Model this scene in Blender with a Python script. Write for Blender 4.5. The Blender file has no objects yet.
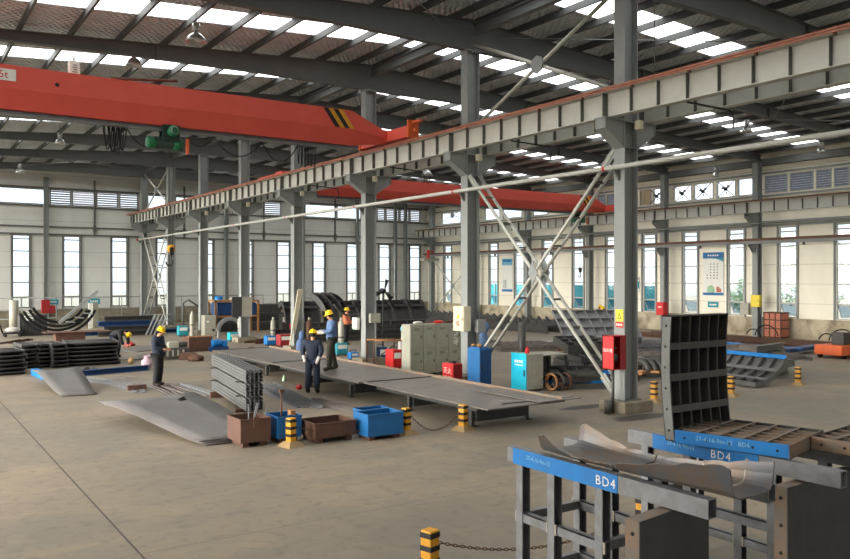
import bpy, bmesh, math, random
from mathutils import Vector, Matrix
random.seed(7)
SC = bpy.context.scene
COL = SC.collection
# ---------------------------------------------------------------- camera frame (a drone-like view 3.1 m above the floor)
F, A0, H, CX, HY = 796.0, 0.594829, 3.1, 425.0, 278.0
CA, SA = math.cos(A0), math.sin(A0)
def ray(px, py):
    r = (px - CX) / F
    return SA + r * CA, CA - r * SA, (HY - py) / F
def W(px, py, z=0.0):                       # point of the horizontal plane z
    x, y, s = ray(px, py); t = (z - H) / s
    return Vector((x * t, y * t, z))
def WX(px, py, X):                          # point of the vertical plane X
    x, y, s = ray(px, py); t = X / x
    return Vector((X, y * t, H + s * t))
def WY(px, py, Y):                          # point of the vertical plane Y
    x, y, s = ray(px, py); t = Y / y
    return Vector((x * t, Y, H + s * t))
# ---------------------------------------------------------------- materials
def lin(c):
    return tuple(((v / 255) / 12.92 if v / 255 <= 0.04045 else ((v / 255 + 0.055) / 1.055) ** 2.4) for v in c)
MATS = {}
def mat(name, rgb, rough=0.6, metal=0.0, rgb2=None, scale=6.0, amount=0.5, bump=0.0, spec=0.4, stretch=None, detail=6.0):
    if name in MATS: return MATS[name]
    m = bpy.data.materials.new(name); m.use_nodes = True
    nt = m.node_tree; b = nt.nodes['Principled BSDF']
    b.inputs['Roughness'].default_value = rough; b.inputs['Metallic'].default_value = metal
    b.inputs['Specular IOR Level'].default_value = spec
    c1 = lin(rgb) + (1,)
    if rgb2 is None: rgb2 = tuple(v * 0.86 for v in rgb)
    c2 = lin(rgb2) + (1,)
    tc = nt.nodes.new('ShaderNodeTexCoord'); mp = nt.nodes.new('ShaderNodeMapping')
    if stretch: mp.inputs['Scale'].default_value = stretch
    nt.links.new(tc.outputs['Object'], mp.inputs[0])
    n = nt.nodes.new('ShaderNodeTexNoise'); n.inputs['Scale'].default_value = scale; n.inputs['Detail'].default_value = detail
    n.inputs['Roughness'].default_value = 0.62
    nt.links.new(mp.outputs[0], n.inputs['Vector'])
    r = nt.nodes.new('ShaderNodeValToRGB')
    r.color_ramp.elements[0].position = max(0.0, 0.5 - amount * 0.5); r.color_ramp.elements[0].color = c1
    r.color_ramp.elements[1].position = min(1.0, 0.5 + amount * 0.5); r.color_ramp.elements[1].color = c2
    nt.links.new(n.outputs['Fac'], r.inputs[0]); nt.links.new(r.outputs[0], b.inputs['Base Color'])
    if bump:
        bp = nt.nodes.new('ShaderNodeBump'); bp.inputs['Strength'].default_value = bump; bp.inputs['Distance'].default_value = 0.02
        nt.links.new(n.outputs['Fac'], bp.inputs['Height']); nt.links.new(bp.outputs[0], b.inputs['Normal'])
    MATS[name] = m
    return m
def emis(name, rgb, strength):
    m = bpy.data.materials.new(name); m.use_nodes = True
    b = m.node_tree.nodes['Principled BSDF']
    b.inputs['Base Color'].default_value = lin(rgb) + (1,)
    b.inputs['Emission Color'].default_value = lin(rgb) + (1,); b.inputs['Emission Strength'].default_value = strength
    MATS[name] = m
    return m
M = MATS
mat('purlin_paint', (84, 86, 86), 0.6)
mat('sash_light', (186, 186, 180), 0.5)
mat('bin_blue', (26, 100, 158), 0.5, rgb2=(22, 84, 136), scale=5)
mat('steel_paint', (142, 145, 143), 0.55, rgb2=(129, 133, 131), scale=3, amount=0.6)
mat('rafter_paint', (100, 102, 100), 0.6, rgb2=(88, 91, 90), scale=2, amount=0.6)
mat('beam_paint', (196, 196, 188), 0.5, rgb2=(176, 175, 166), scale=2.5, amount=0.7)
mat('edge_paint', (104, 104, 98), 0.6)
mat('crane_red', (220, 92, 78), 0.5, rgb2=(208, 80, 68), scale=1.5, amount=0.6)
mat('rail_rust', (116, 78, 60), 0.8, rgb2=(92, 68, 56), scale=8, amount=0.6)
mat('conductor_red', (174, 112, 90), 0.7, rgb2=(144, 90, 72), scale=5)
mat('yellow', (226, 164, 34), 0.5, rgb2=(190, 132, 34), scale=12, amount=0.5)
mat('black', (26, 26, 27), 0.55)
mat('rubber', (22, 22, 22), 0.7)
mat('dark_steel', (66, 66, 65), 0.5, 0.2, rgb2=(84, 80, 75), scale=5, amount=0.5, bump=0.1)
mat('black_steel', (52, 53, 54), 0.55, 0.15, rgb2=(72, 69, 66), scale=5, amount=0.5)
mat('grey_steel', (134, 136, 140), 0.45, 0.2, rgb2=(104, 103, 102), scale=6, amount=0.5, bump=0.06)
mat('channel_steel', (112, 113, 114), 0.45, 0.2, rgb2=(92, 91, 90), scale=6)
mat('panel_grey', (108, 109, 108), 0.5, 0.2, rgb2=(90, 88, 85), scale=5)
mat('mill_plate', (120, 116, 115), 0.4, 0.15, rgb2=(90, 85, 83), scale=1.6, amount=0.45, stretch=(1, 0.35, 1), bump=0.05)
mat('mill_dark', (98, 93, 90), 0.4, 0.15, rgb2=(126, 118, 111), scale=2.2, amount=0.4, bump=0.06)
mat('rust', (104, 70, 54), 0.8, 0.1, rgb2=(70, 54, 46), scale=5, amount=0.5, bump=0.15)
mat('rust_light', (116, 110, 102), 0.65, 0.1, rgb2=(134, 108, 86), scale=5, amount=0.3, bump=0.1)
mat('brown_box', (106, 76, 62), 0.7, 0.1, rgb2=(84, 62, 53), scale=4, amount=0.5, bump=0.1)
mat('blue', (18, 122, 196), 0.45, rgb2=(16, 104, 172), scale=5, amount=0.5)
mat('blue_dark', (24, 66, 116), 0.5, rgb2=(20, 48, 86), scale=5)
mat('cyan', (20, 178, 206), 0.45, rgb2=(18, 160, 190))
mat('teal', (40, 150, 166), 0.5)
mat('red', (206, 34, 34), 0.45, rgb2=(180, 28, 30), scale=4)
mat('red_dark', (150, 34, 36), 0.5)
mat('white', (232, 232, 226), 0.5, rgb2=(214, 214, 206))
mat('cream', (216, 208, 180), 0.5, rgb2=(198, 190, 166))
mat('locker', (164, 164, 150), 0.55, rgb2=(140, 138, 122), scale=3, amount=0.6)
mat('cylinder_grey', (176, 174, 160), 0.45, rgb2=(150, 146, 132))
mat('machine_grey', (172, 170, 156), 0.5, rgb2=(150, 146, 132))
mat('green', (28, 118, 74), 0.45, rgb2=(20, 92, 60))
mat('green_dark', (30, 52, 42), 0.6)
mat('orange', (226, 104, 48), 0.5, rgb2=(196, 88, 44))
mat('wood', (168, 122, 76), 0.7, rgb2=(136, 96, 58), scale=4, stretch=(1, 6, 6))
mat('alu', (200, 202, 202), 0.3, 0.7)
mat('concrete', (150, 142, 124), 0.85, rgb2=(110, 100, 84), scale=2.5, amount=0.5, bump=0.2)
mat('plate_patched', (90, 92, 96), 0.36, 0.3, rgb2=(108, 92, 78), scale=2.6, amount=0.22, bump=0.1)
mat('window_frame', (92, 94, 94), 0.5)
mat('skin', (196, 146, 116), 0.6, rgb2=(184, 132, 104))
mat('hair', (26, 22, 20), 0.7)
mat('helmet_yellow', (240, 196, 20), 0.35, rgb2=(232, 186, 18))
mat('navy', (36, 44, 62), 0.85, rgb2=(28, 34, 50), scale=14)
mat('denim', (96, 122, 160), 0.85, rgb2=(80, 104, 142), scale=14)
mat('trousers_black', (34, 34, 38), 0.85)
mat('trousers_olive', (52, 50, 40), 0.85)
mat('orange_shirt', (222, 128, 92), 0.85)
mat('white_cloth', (220, 214, 208), 0.85)
mat('pink_bag', (206, 178, 186), 0.8, rgb2=(170, 150, 164))
mat('leaf', (186, 214, 184), 0.6, rgb2=(150, 190, 150), scale=2)
mat('bark', (92, 78, 62), 0.9)
mat('boot', (46, 38, 32), 0.8)
mat('weld', (176, 168, 156), 0.4, 0.5)
mat('chalk', (150, 200, 226), 0.9)
mat('sign_yellow', (238, 214, 60), 0.5)
mat('sign_blue', (34, 112, 172), 0.5)
mat('sky_blue', (120, 186, 214), 0.6)
mat('crate_pink', (196, 124, 98), 0.75, rgb2=(160, 96, 78), scale=4)
# ---------------------------------------------------------------- mesh builder
class MB:
    def __init__(s): s.v = []; s.f = []; s.fm = []; s.sm = []; s.mi = 0; s.T = Matrix.Identity(4)
    def add(s, vs, fs, smooth=False):
        b = len(s.v)
        s.v += [tuple(s.T @ Vector(p)) for p in vs]
        for f in fs: s.f.append(tuple(i + b for i in f)); s.fm.append(s.mi); s.sm.append(smooth)
        return s
    def box(s, x0, x1, y0, y1, z0, z1):
        vs = [(x, y, z) for z in (z0, z1) for y in (y0, y1) for x in (x0, x1)]
        return s.add(vs, [(0, 2, 3, 1), (4, 5, 7, 6), (0, 1, 5, 4), (2, 6, 7, 3), (0, 4, 6, 2), (1, 3, 7, 5)])
    def cbox(s, c, d):
        return s.box(c[0] - d[0] / 2, c[0] + d[0] / 2, c[1] - d[1] / 2, c[1] + d[1] / 2, c[2] - d[2] / 2, c[2] + d[2] / 2)
    def bevbox(s, x0, x1, y0, y1, z0, z1, b=0.01):
        bm = bmesh.new(); bmesh.ops.create_cube(bm, size=1)
        for v in bm.verts: v.co = Vector(((x0 + x1) / 2 + v.co.x * (x1 - x0), (y0 + y1) / 2 + v.co.y * (y1 - y0), (z0 + z1) / 2 + v.co.z * (z1 - z0)))
        bmesh.ops.bevel(bm, geom=bm.edges[:], offset=b, segments=2, affect='EDGES', profile=0.5)
        bm.verts.index_update()
        s.add([v.co[:] for v in bm.verts], [[v.index for v in f.verts] for f in bm.faces]); bm.free(); return s
    def bar(s, p, q, w, h=None, up=(0, 0, 1)):          # rectangular bar from p to q
        p, q = Vector(p), Vector(q); h = h or w
        d = (q - p).normalized(); u = Vector(up)
        if abs(d.dot(u)) > 0.98: u = Vector((0, 1, 0))
        r = d.cross(u).normalized(); u = r.cross(d).normalized()
        vs = [c + r * (w / 2 * i) + u * (h / 2 * j) for c in (p, q) for i, j in ((-1, -1), (1, -1), (1, 1), (-1, 1))]
        return s.add(vs, [(3, 2, 1, 0), (4, 5, 6, 7), (0, 1, 5, 4), (1, 2, 6, 5), (2, 3, 7, 6), (3, 0, 4, 7)])
    def prof(s, pts, p, q, up=(0, 0, 1), cap=True):     # closed 2-D profile (right, up) swept from p to q
        p, q = Vector(p), Vector(q); d = (q - p).normalized(); u = Vector(up)
        r = d.cross(u).normalized(); u = r.cross(d).normalized(); n = len(pts)
        vs = [c + r * a + u * b for c in (p, q) for a, b in pts]
        fs = [(i, (i + 1) % n, (i + 1) % n + n, i + n) for i in range(n)]
        if cap: fs += [tuple(range(n))[::-1], tuple(range(n, 2 * n))]
        return s.add(vs, fs)
    def tube(s, pts, r, seg=8, cap=True, r2=None):
        pts = [Vector(p) for p in pts]; n = len(pts); vs = []; prev = None
        for i, p in enumerate(pts):
            d = (pts[min(i + 1, n - 1)] - pts[max(i - 1, 0)]).normalized()
            if prev is None:
                a = Vector((0, 0, 1)) if abs(d.z) < 0.9 else Vector((1, 0, 0))
                u = d.cross(a).normalized()
            else: u = (prev - d * prev.dot(d)).normalized()
            prev = u; w = d.cross(u); rr = r if r2 is None else r + (r2 - r) * i / (n - 1)
            vs += [p + (u * math.cos(t) + w * math.sin(t)) * rr for t in [2 * math.pi * k / seg for k in range(seg)]]
        s.add(vs, [(i * seg + k, i * seg + (k + 1) % seg, (i + 1) * seg + (k + 1) % seg, (i + 1) * seg + k) for i in range(n - 1) for k in range(seg)], True)
        if cap:
            b = len(s.v) - len(vs)
            for f in (tuple(range(seg))[::-1], tuple(range((n - 1) * seg, n * seg))):
                s.f.append(tuple(i + b for i in f)); s.fm.append(s.mi); s.sm.append(False)
        return s
    def lathe(s, prof, c=(0, 0, 0), seg=14, axis='z'):
        vs = []
        for r, z in prof:
            for k in range(seg):
                t = 2 * math.pi * k / seg; a, b = r * math.cos(t), r * math.sin(t)
                p = (a, b, z) if axis == 'z' else ((z, a, b) if axis == 'x' else (a, z, b))
                vs.append((p[0] + c[0], p[1] + c[1], p[2] + c[2]))
        n = len(prof)
        return s.add(vs, [(i * seg + k, i * seg + (k + 1) % seg, (i + 1) * seg + (k + 1) % seg, (i + 1) * seg + k) for i in range(n - 1) for k in range(seg)], True)
    def sheet(s, rows, th, smooth=True):                             # grid of points thickened along local normals
        R, C = len(rows), len(rows[0]); P = [[Vector(p) for p in r] for r in rows]; N = []
        for i in range(R):
            for j in range(C):
                a = P[min(i + 1, R - 1)][j] - P[max(i - 1, 0)][j]; b = P[i][min(j + 1, C - 1)] - P[i][max(j - 1, 0)]
                N.append(a.cross(b).normalized() * th)
        top = [P[i][j] for i in range(R) for j in range(C)]; bot = [top[k] + N[k] for k in range(R * C)]
        o = R * C; g = lambda i, j: i * C + j
        fs = [(g(i, j), g(i, j + 1), g(i + 1, j + 1), g(i + 1, j)) for i in range(R - 1) for j in range(C - 1)]
        fs += [tuple(k + o for k in f[::-1]) for f in fs]
        s.add(top + bot, fs, smooth)
        ed = [g(0, j) for j in range(C)] + [g(i, C - 1) for i in range(1, R)] + [g(R - 1, j) for j in range(C - 2, -1, -1)] + [g(i, 0) for i in range(R - 2, 0, -1)]
        b = len(s.v) - 2 * o
        for k in range(len(ed)):
            a, c = ed[k], ed[(k + 1) % len(ed)]
            s.f.append((b + a, b + c, b + c + o, b + a + o)); s.fm.append(s.mi); s.sm.append(False)
        return s
    def sphere(s, c, r, seg=10, rings=7, sc=(1, 1, 1)):
        pr_ = [(max(r * math.sin(math.pi * i / rings), 1e-4), -r * math.cos(math.pi * i / rings)) for i in range(rings + 1)]
        vs = []
        for a, z in pr_:
            for k in range(seg):
                t = 2 * math.pi * k / seg; vs.append((c[0] + a * math.cos(t) * sc[0], c[1] + a * math.sin(t) * sc[1], c[2] + z * sc[2]))
        return s.add(vs, [(i * seg + k, i * seg + (k + 1) % seg, (i + 1) * seg + (k + 1) % seg, (i + 1) * seg + k) for i in range(rings) for k in range(seg)], True)
    def build(s, name, m, parent=None, loc=None, fix=True):
        me = bpy.data.meshes.new(name); me.from_pydata(s.v, [], s.f)
        ms = m if isinstance(m, (list, tuple)) else [m]
        for x in ms: me.materials.append(MATS[x] if isinstance(x, str) else x)
        me.polygons.foreach_set('material_index', s.fm); me.polygons.foreach_set('use_smooth', s.sm)
        if fix:
            bm = bmesh.new(); bm.from_mesh(me); bmesh.ops.recalc_face_normals(bm, faces=bm.faces[:]); bm.to_mesh(me); bm.free()
        me.update()
        o = bpy.data.objects.new(name, me); COL.objects.link(o)
        if parent is not None: o.parent = parent
        if loc is not None: o.location = loc
        return o
def tag(o, label, cat, group=None, kind='thing'):
    o['label'] = label; o['category'] = cat; o['kind'] = kind
    if group: o['group'] = group
    return o
def thing(name, label, cat, loc=(0, 0, 0), rz=0.0, group=None):
    o = bpy.data.objects.new(name, None); COL.objects.link(o); o.empty_display_size = 0.1
    o.location = loc; o.rotation_euler = (0, 0, rz)
    return tag(o, label, cat, group)
def struct(o): o['kind'] = 'structure'; return o
def kids(o): return [c for c in o.children]
def dup(root, loc=None, rz=None, label=None, group=None, rot=None):
    r = root.copy(); COL.objects.link(r)
    if loc is not None: r.location = loc
    if rz is not None: r.rotation_euler = (0, 0, rz)
    if rot is not None: r.rotation_euler = rot
    if label: r['label'] = label
    if group: r['group'] = group
    for ch in kids(root):
        c = ch.copy(); COL.objects.link(c); c.parent = r
        for g in kids(ch):
            d = g.copy(); COL.objects.link(d); d.parent = c
    return r
def text(s, size, org, xd, yd, m, parent=None, name='lettering', depth=0.002, align='CENTER'):
    cu = bpy.data.curves.new(name, 'FONT'); cu.body = s; cu.size = size; cu.align_x = align; cu.align_y = 'CENTER'; cu.resolution_u = 2; cu.space_character = 1.18 if s == 'BD4' else 1.0
    t = bpy.data.objects.new(name + '_tmp', cu); COL.objects.link(t)
    dg = bpy.context.evaluated_depsgraph_get(); me = bpy.data.meshes.new_from_object(t.evaluated_get(dg))
    bpy.data.objects.remove(t); bpy.data.curves.remove(cu)
    xd, yd, org = Vector(xd).normalized(), Vector(yd).normalized(), Vector(org); n = xd.cross(yd)
    for v in me.vertices: v.co = org + xd * v.co.x + yd * v.co.y + n * depth
    me.materials.clear(); me.materials.append(MATS[m])
    o = bpy.data.objects.new(name, me); COL.objects.link(o)
    if parent is not None: o.parent = parent
    return o
def arc(c, r, a0, a1, n, plane='xz'):
    out = []
    for i in range(n + 1):
        t = math.radians(a0 + (a1 - a0) * i / n); a, b = r * math.cos(t), r * math.sin(t)
        out.append(Vector((c[0] + a, c[1], c[2] + b)) if plane == 'xz' else Vector((c[0], c[1] + a, c[2] + b)) if plane == 'yz' else Vector((c[0] + a, c[1] + b, c[2])))
    return out
IPROF = lambda b, h, tf, tw: [(-b / 2, 0), (b / 2, 0), (b / 2, tf), (tw / 2, tf), (tw / 2, h - tf), (b / 2, h - tf), (b / 2, h), (-b / 2, h), (-b / 2, h - tf), (-tw / 2, h - tf), (-tw / 2, tf), (-b / 2, tf)]
CPROF = lambda b, h, t: [(0, 0), (b, 0), (b, t), (t, t), (t, h - t), (b, h - t), (b, h), (0, h)]
ORD = ['bottom', 'second from bottom', 'third from bottom', 'fourth from bottom', 'fifth from bottom', 'sixth from bottom', 'seventh from bottom', 'eighth from bottom', 'ninth from bottom', 'tenth from bottom', 'eleventh from bottom', 'twelfth from bottom']
# light of the place: bright overcast sky through shaped wall openings and windows, plus emissive roof strips
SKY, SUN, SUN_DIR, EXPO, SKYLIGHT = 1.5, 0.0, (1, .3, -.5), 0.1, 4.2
SKY_COOL, SKY_WARM, GROUND_GLOW = (.98, 1.05, 1.12), (18.0, 17.2, 15.6), (.5, .47, .42)      # hazy sun stands on the open side
LEFT_SILL, LEFT_TOP, FRONT_TOP, LEFT_FROM = 0.3, 8.8, 2.6, 9.0  # openings of the unseen walls, sized for the light they let in
SKY_SPAN = (2.6, 3.9)
SQZ = 0.0
# ================================================================ THE HALL
XM, Y1, XR, YB, XL, YF = 14.34, 12.8, 38.5, 56.4, -9.2, -9.0
ROOF = lambda x: 10.95 - (0.065 if x < XM else 0.05) * abs(x - XM)
FR = [Y1 + 6 * k for k in range(-3, 8)]
def node_mat(name):
    m = bpy.data.materials.new(name); m.use_nodes = True; MATS[name] = m
    nt = m.node_tree
    def N(t, **kw):
        n = nt.nodes.new(t)
        for k, v in kw.items():
            if k in n.inputs: n.inputs[k].default_value = v
            else: setattr(n, k, v)
        return n
    return m, nt, nt.nodes['Principled BSDF'], N, nt.links.new
# floor: dusty concrete slab with joints, tyre scuffs and a wet patch by the nearest column
m, nt, b, N, L = node_mat('floor_concrete')
geo = N('ShaderNodeNewGeometry')
def noise(scale, det=6, stretch=None, rough=0.6, dist=0.0):
    n = N('ShaderNodeTexNoise', Scale=scale, Detail=det, Roughness=rough, Distortion=dist)
    if stretch:
        mp = N('ShaderNodeMapping'); mp.inputs['Scale'].default_value = stretch[:3]
        if len(stretch) > 3: mp.inputs['Rotation'].default_value = (0, 0, stretch[3])
        L(geo.outputs['Position'], mp.inputs[0]); L(mp.outputs[0], n.inputs['Vector'])
    else: L(geo.outputs['Position'], n.inputs['Vector'])
    return n.outputs['Fac']
def ramp(src, stops):
    r = N('ShaderNodeValToRGB'); e = r.color_ramp.elements
    e[0].position, e[0].color = stops[0][0], lin(stops[0][1]) + (1,); e[1].position, e[1].color = stops[-1][0], lin(stops[-1][1]) + (1,)
    for p, c in stops[1:-1]:
        x = e.new(p); x.color = lin(c) + (1,)
    L(src, r.inputs[0]); return r.outputs[0]
def mix(fac, a, bb, mode='MIX'):
    x = N('ShaderNodeMix', data_type='RGBA', blend_type=mode)
    if isinstance(fac, float): x.inputs[0].default_value = fac
    else: L(fac, x.inputs[0])
    L(a, x.inputs[6])
    if isinstance(bb, tuple): x.inputs[7].default_value = lin(bb) + (1,)
    else: L(bb, x.inputs[7])
    return x.outputs[2]
def math_(op, a, v=None, v2=None):
    x = N('ShaderNodeMath', operation=op)
    L(a, x.inputs[0])
    if v is not None:
        if isinstance(v, (int, float)): x.inputs[1].default_value = v
        else: L(v, x.inputs[1])
    return x.outputs[0]
def step(src, lo, hi):
    x = N('ShaderNodeMapRange'); x.inputs['From Min'].default_value = lo; x.inputs['From Max'].default_value = hi; L(src, x.inputs['Value']); return x.outputs[0]
base = ramp(noise(0.22, 8), [(0.3, (114, 108, 98)), (0.5, (132, 121, 105)), (0.7, (147, 132, 111))])
base = mix(math_('MULTIPLY', step(noise(0.55, 9, dist=0.6), 0.44, 0.74), 0.8), base, (112, 108, 100))
base = mix(math_('MULTIPLY', step(noise(1.0, 6, (0.3, 0.8, 1, 0.9), dist=1.5), 0.5, 0.8), 0.6), base, (164, 146, 118))
base = mix(math_('MULTIPLY', step(noise(0.6, 5, (1.1, 0.25, 1, -0.15), dist=1.2), 0.54, 0.8), 0.55), base, (104, 98, 88))
base = mix(math_('MULTIPLY', step(noise(5.0, 8), 0.52, 0.74), 0.7), base, (98, 92, 83))
sx = N('ShaderNodeSeparateXYZ'); L(geo.outputs['Position'], sx.inputs[0])
def joint(out, at, w):
    d = math_('ABSOLUTE', math_('SUBTRACT', out, at)); return math_('LESS_THAN', d, w)
base = mix(joint(sx.outputs[0], 2.36, 0.013), base, (66, 60, 52))
for yy in (9.2, 21.2): base = mix(joint(sx.outputs[1], yy, 0.008), base, (101, 93, 80))
for (px_, py_, rx, ry) in ((585, 407, 0.75, 0.22), (640, 417, 0.8, 0.3)):
    c = W(px_, py_)
    vm = N('ShaderNodeMapping'); vm.inputs['Location'].default_value = (-c.x / rx, -c.y / ry, 0); vm.inputs['Scale'].default_value = (1 / rx, 1 / ry, 0)
    L(geo.outputs['Position'], vm.inputs[0]); ln = N('ShaderNodeVectorMath', operation='LENGTH'); L(vm.outputs[0], ln.inputs[0])
    dd = math_('ADD', ln.outputs[1], math_('MULTIPLY', noise(2.5, 4), 0.7))
    base = mix(math_('SUBTRACT', dd, 1.12) if False else step(dd, 1.5, 1.2), base, (62, 57, 51))
L(base, b.inputs['Base Color']); b.inputs['Roughness'].default_value = 0.62; b.inputs['Specular IOR Level'].default_value = 0.35
bp = N('ShaderNodeBump', Strength=0.12, Distance=0.02); L(noise(9.0, 8), bp.inputs['Height']); L(bp.outputs[0], b.inputs['Normal'])
# wall cladding: cream sandwich panel with fine vertical ribs and one seam per metre of height
def cladding(name, c1, c2, axis):
    global m, nt, b, N, L, geo
    m, nt, b, N, L = node_mat(name); geo = N('ShaderNodeNewGeometry')
    sx = N('ShaderNodeSeparateXYZ'); L(geo.outputs['Position'], sx.inputs[0])
    col = ramp(noise(0.7, 5, (1, 1, 0.35)), [(0.35, c1), (0.7, c2)])
    fr = math_('FRACT', math_('ADD', math_('MULTIPLY', sx.outputs[2], 1.0), 0.22)); col = mix(math_('LESS_THAN', fr, 0.03), col, tuple(v * 0.8 for v in c1))
    L(col, b.inputs['Base Color']); b.inputs['Roughness'].default_value = 0.55
    rb = math_('SINE', math_('MULTIPLY', sx.outputs[axis], 62.0))
    bp = N('ShaderNodeBump', Strength=0.06, Distance=0.004); L(rb, bp.inputs['Height']); L(bp.outputs[0], b.inputs['Normal'])
cladding('cladding_back', (212, 212, 206), (198, 198, 193), 0)
cladding('cladding_side', (240, 234, 216), (226, 220, 202), 1)
# quilted silver foil under the roof sheets, held by a diamond wire mesh
m, nt, b, N, L = node_mat('foil'); geo = N('ShaderNodeNewGeometry')
col = ramp(noise(1.6, 6), [(0.3, (212, 217, 223)), (0.7, (238, 242, 246))])
L(col, b.inputs['Base Color']); b.inputs['Metallic'].default_value = 0.1; b.inputs['Roughness'].default_value = 0.38
w = []
for rot in (0.6, -0.6):
    mp = N('ShaderNodeMapping'); mp.inputs['Rotation'].default_value = (0, 0, rot); L(geo.outputs['Position'], mp.inputs[0])
    wv = N('ShaderNodeTexWave', Scale=1.9, Distortion=4.0, Detail=3.0); L(mp.outputs[0], wv.inputs['Vector']); w.append(wv.outputs['Fac'])
hh = math_('ADD', math_('ADD', w[0], w[1]), math_('MULTIPLY', noise(3.0, 6), 4.0))
bp = N('ShaderNodeBump', Strength=0.8, Distance=0.09); L(hh, bp.inputs['Height']); L(bp.outputs[0], b.inputs['Normal'])
# translucent roof-light sheet: a window in the roof, its daylight put in as emission
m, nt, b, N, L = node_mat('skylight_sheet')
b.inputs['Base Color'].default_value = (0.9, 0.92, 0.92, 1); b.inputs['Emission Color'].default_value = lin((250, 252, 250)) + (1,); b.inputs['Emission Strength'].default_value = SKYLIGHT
# window glass
m, nt, b, N, L = node_mat('glass')
out = nt.nodes['Material Output']; tr = N('ShaderNodeBsdfTransparent'); tr.inputs[0].default_value = (0.94, 0.97, 0.98, 1); gl = N('ShaderNodeBsdfGlossy', Roughness=0.05)
ms = N('ShaderNodeMixShader'); ms.inputs[0].default_value = 0.06; L(tr.outputs[0], ms.inputs[1]); L(gl.outputs[0], ms.inputs[2]); L(ms.outputs[0], out.inputs[0])
m, nt, b, N, L = node_mat('glass_blue')
out = nt.nodes['Material Output']; tr = N('ShaderNodeBsdfTransparent'); tr.inputs[0].default_value = (0.62, 0.72, 0.8, 1); gl = N('ShaderNodeBsdfGlossy', Roughness=0.05)
ms = N('ShaderNodeMixShader'); ms.inputs[0].default_value = 0.08; L(tr.outputs[0], ms.inputs[1]); L(gl.outputs[0], ms.inputs[2]); L(ms.outputs[0], out.inputs[0])
m, nt, b, N, L = node_mat('plinth_concrete'); geo = N('ShaderNodeNewGeometry')
col = ramp(noise(1.1, 8, dist=0.5), [(0.3, (120, 108, 88)), (0.5, (176, 164, 140)), (0.72, (204, 194, 168))])
L(col, b.inputs['Base Color']); b.inputs['Roughness'].default_value = 0.85
# ---- floor and ground
o = MB().box(XL - .2, XR + .2, YF, YB + .2, -0.2, 0).build('floor', 'floor_concrete'); struct(o)
mat('yard', (168, 164, 150), 0.9)
q = MB(); q.box(XR + .2, 120, -60, 160, -0.25, -0.05); q.box(-80, XR + .2, YB + .2, 160, -0.25, -0.05)
struct(q.build('ground', 'yard'))
# ---- walls with openings
WIN_W = 1.0
back_x = [6.6 + 3 * k for k in range(-1, 11)]
side_y = [WX(729, 250, XR).y - 3 * k for k in range(-9, 4)]      # the far edge of each slot
side_y = [y for y in side_y if y < 55.2]
BZ0, BZ1, RZ0, RZ1 = 1.2, 5.85, 1.05, 5.75
def hx(a): return WY(a, 200, YB).x
def hy(a): return WX(a, 190, XR).y
HB = [(2.0, hx(45), 'white'), (hx(50), hx(71), 'louver'), (hx(72), hx(95), 'louverlight'), (hx(96.5), hx(118), 'louver'), (hx(119.5), hx(138), 'louver'),
      (hx(146.5), hx(166), 'white'), (hx(175.5), hx(196), 'white'), (hx(199), hx(219), 'white'), (hx(232), hx(248), 'louver'), (hx(264), hx(281), 'louver'), (hx(305), hx(335.5), 'white'), (hx(337), hx(361), 'white'),
      (hx(377), hx(385), 'louver'), (hx(386), hx(399), 'louver'), (hx(400), hx(409), 'louver'), (hx(410), hx(420), 'louver')]
HS = [(hy(850), hy(834), 'louver'), (hy(832), hy(816), 'louver'), (hy(814), hy(790), 'louver'), (hy(788), hy(765), 'louver'), (hy(753.5), hy(738), 'white'), (hy(736), hy(717), 'fan'), (hy(713.5), hy(694), 'fan'),
      (hy(692), hy(674), 'fan'), (hy(661.5), hy(653.5), 'fan'), (hy(651), hy(640), 'boarded'), (hy(616), hy(607), 'louver'), (hy(606), hy(598), 'louver'), (hy(584), hy(566), 'white'), (hy(548), hy(533), 'white'), (hy(522), hy(503), 'white'), (hy(500), hy(485), 'white'), (hy(461), hy(442), 'white')]
HZ0, HZ1, SZ0, SZ1 = 7.85, 8.85, 7.55, 8.5
def holed(mb, a0, a1, z0, z1, holes, put):
    us = sorted({a0, a1} | {h[0] for h in holes} | {h[1] for h in holes}); zs = sorted({z0, z1} | {h[2] for h in holes} | {h[3] for h in holes})
    us = [u for u in us if a0 <= u <= a1]
    for zi in range(len(zs) - 1):
        run = None
        for ui in range(len(us) - 1):
            cu, cz = (us[ui] + us[ui + 1]) / 2, (zs[zi] + zs[zi + 1]) / 2
            hole = any(h[0] < cu < h[1] and h[2] < cz < h[3] for h in holes)
            if not hole: run = (run[0], us[ui + 1]) if run else (us[ui], us[ui + 1])
            if hole and run: put(run[0], run[1], zs[zi], zs[zi + 1]); run = None
        if run: put(run[0], run[1], zs[zi], zs[zi + 1])
q = MB(); holes = [(x, x + WIN_W, BZ0, BZ1) for x in back_x] + [(a, c, HZ0, HZ1) for a, c, _ in HB]
holed(q, 2.0, XR + .12, 0, 10.9, holes, lambda a, c, z, t: q.box(a, c, YB, YB + .12, z, t))
struct(q.build('wall_back', 'cladding_back'))
q = MB(); holes = [(y - .95, y, RZ0, RZ1) for y in side_y] + [(a, c, SZ0, SZ1) for a, c, _ in HS]
holed(q, YF, YB, 0, 9.9, holes, lambda a, c, z, t: q.box(XR, XR + .12, a, c, z, t))
struct(q.build('wall_right', 'cladding_side'))
q = MB()                                             # unseen left and front walls, added and opened to shape the daylight
q.box(XL - .15, XL, YF, YB, 0, LEFT_SILL); q.box(XL - .15, XL, YF, YB, LEFT_TOP, 9.38); q.box(XL - .15, XL, YF, LEFT_FROM, LEFT_SILL, LEFT_TOP)
for y in FR: q.box(XL - .15, XL + .2, y - .2, y + .2, LEFT_SILL, LEFT_TOP)
struct(q.build('wall_left_unseen', 'cladding_side'))
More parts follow.
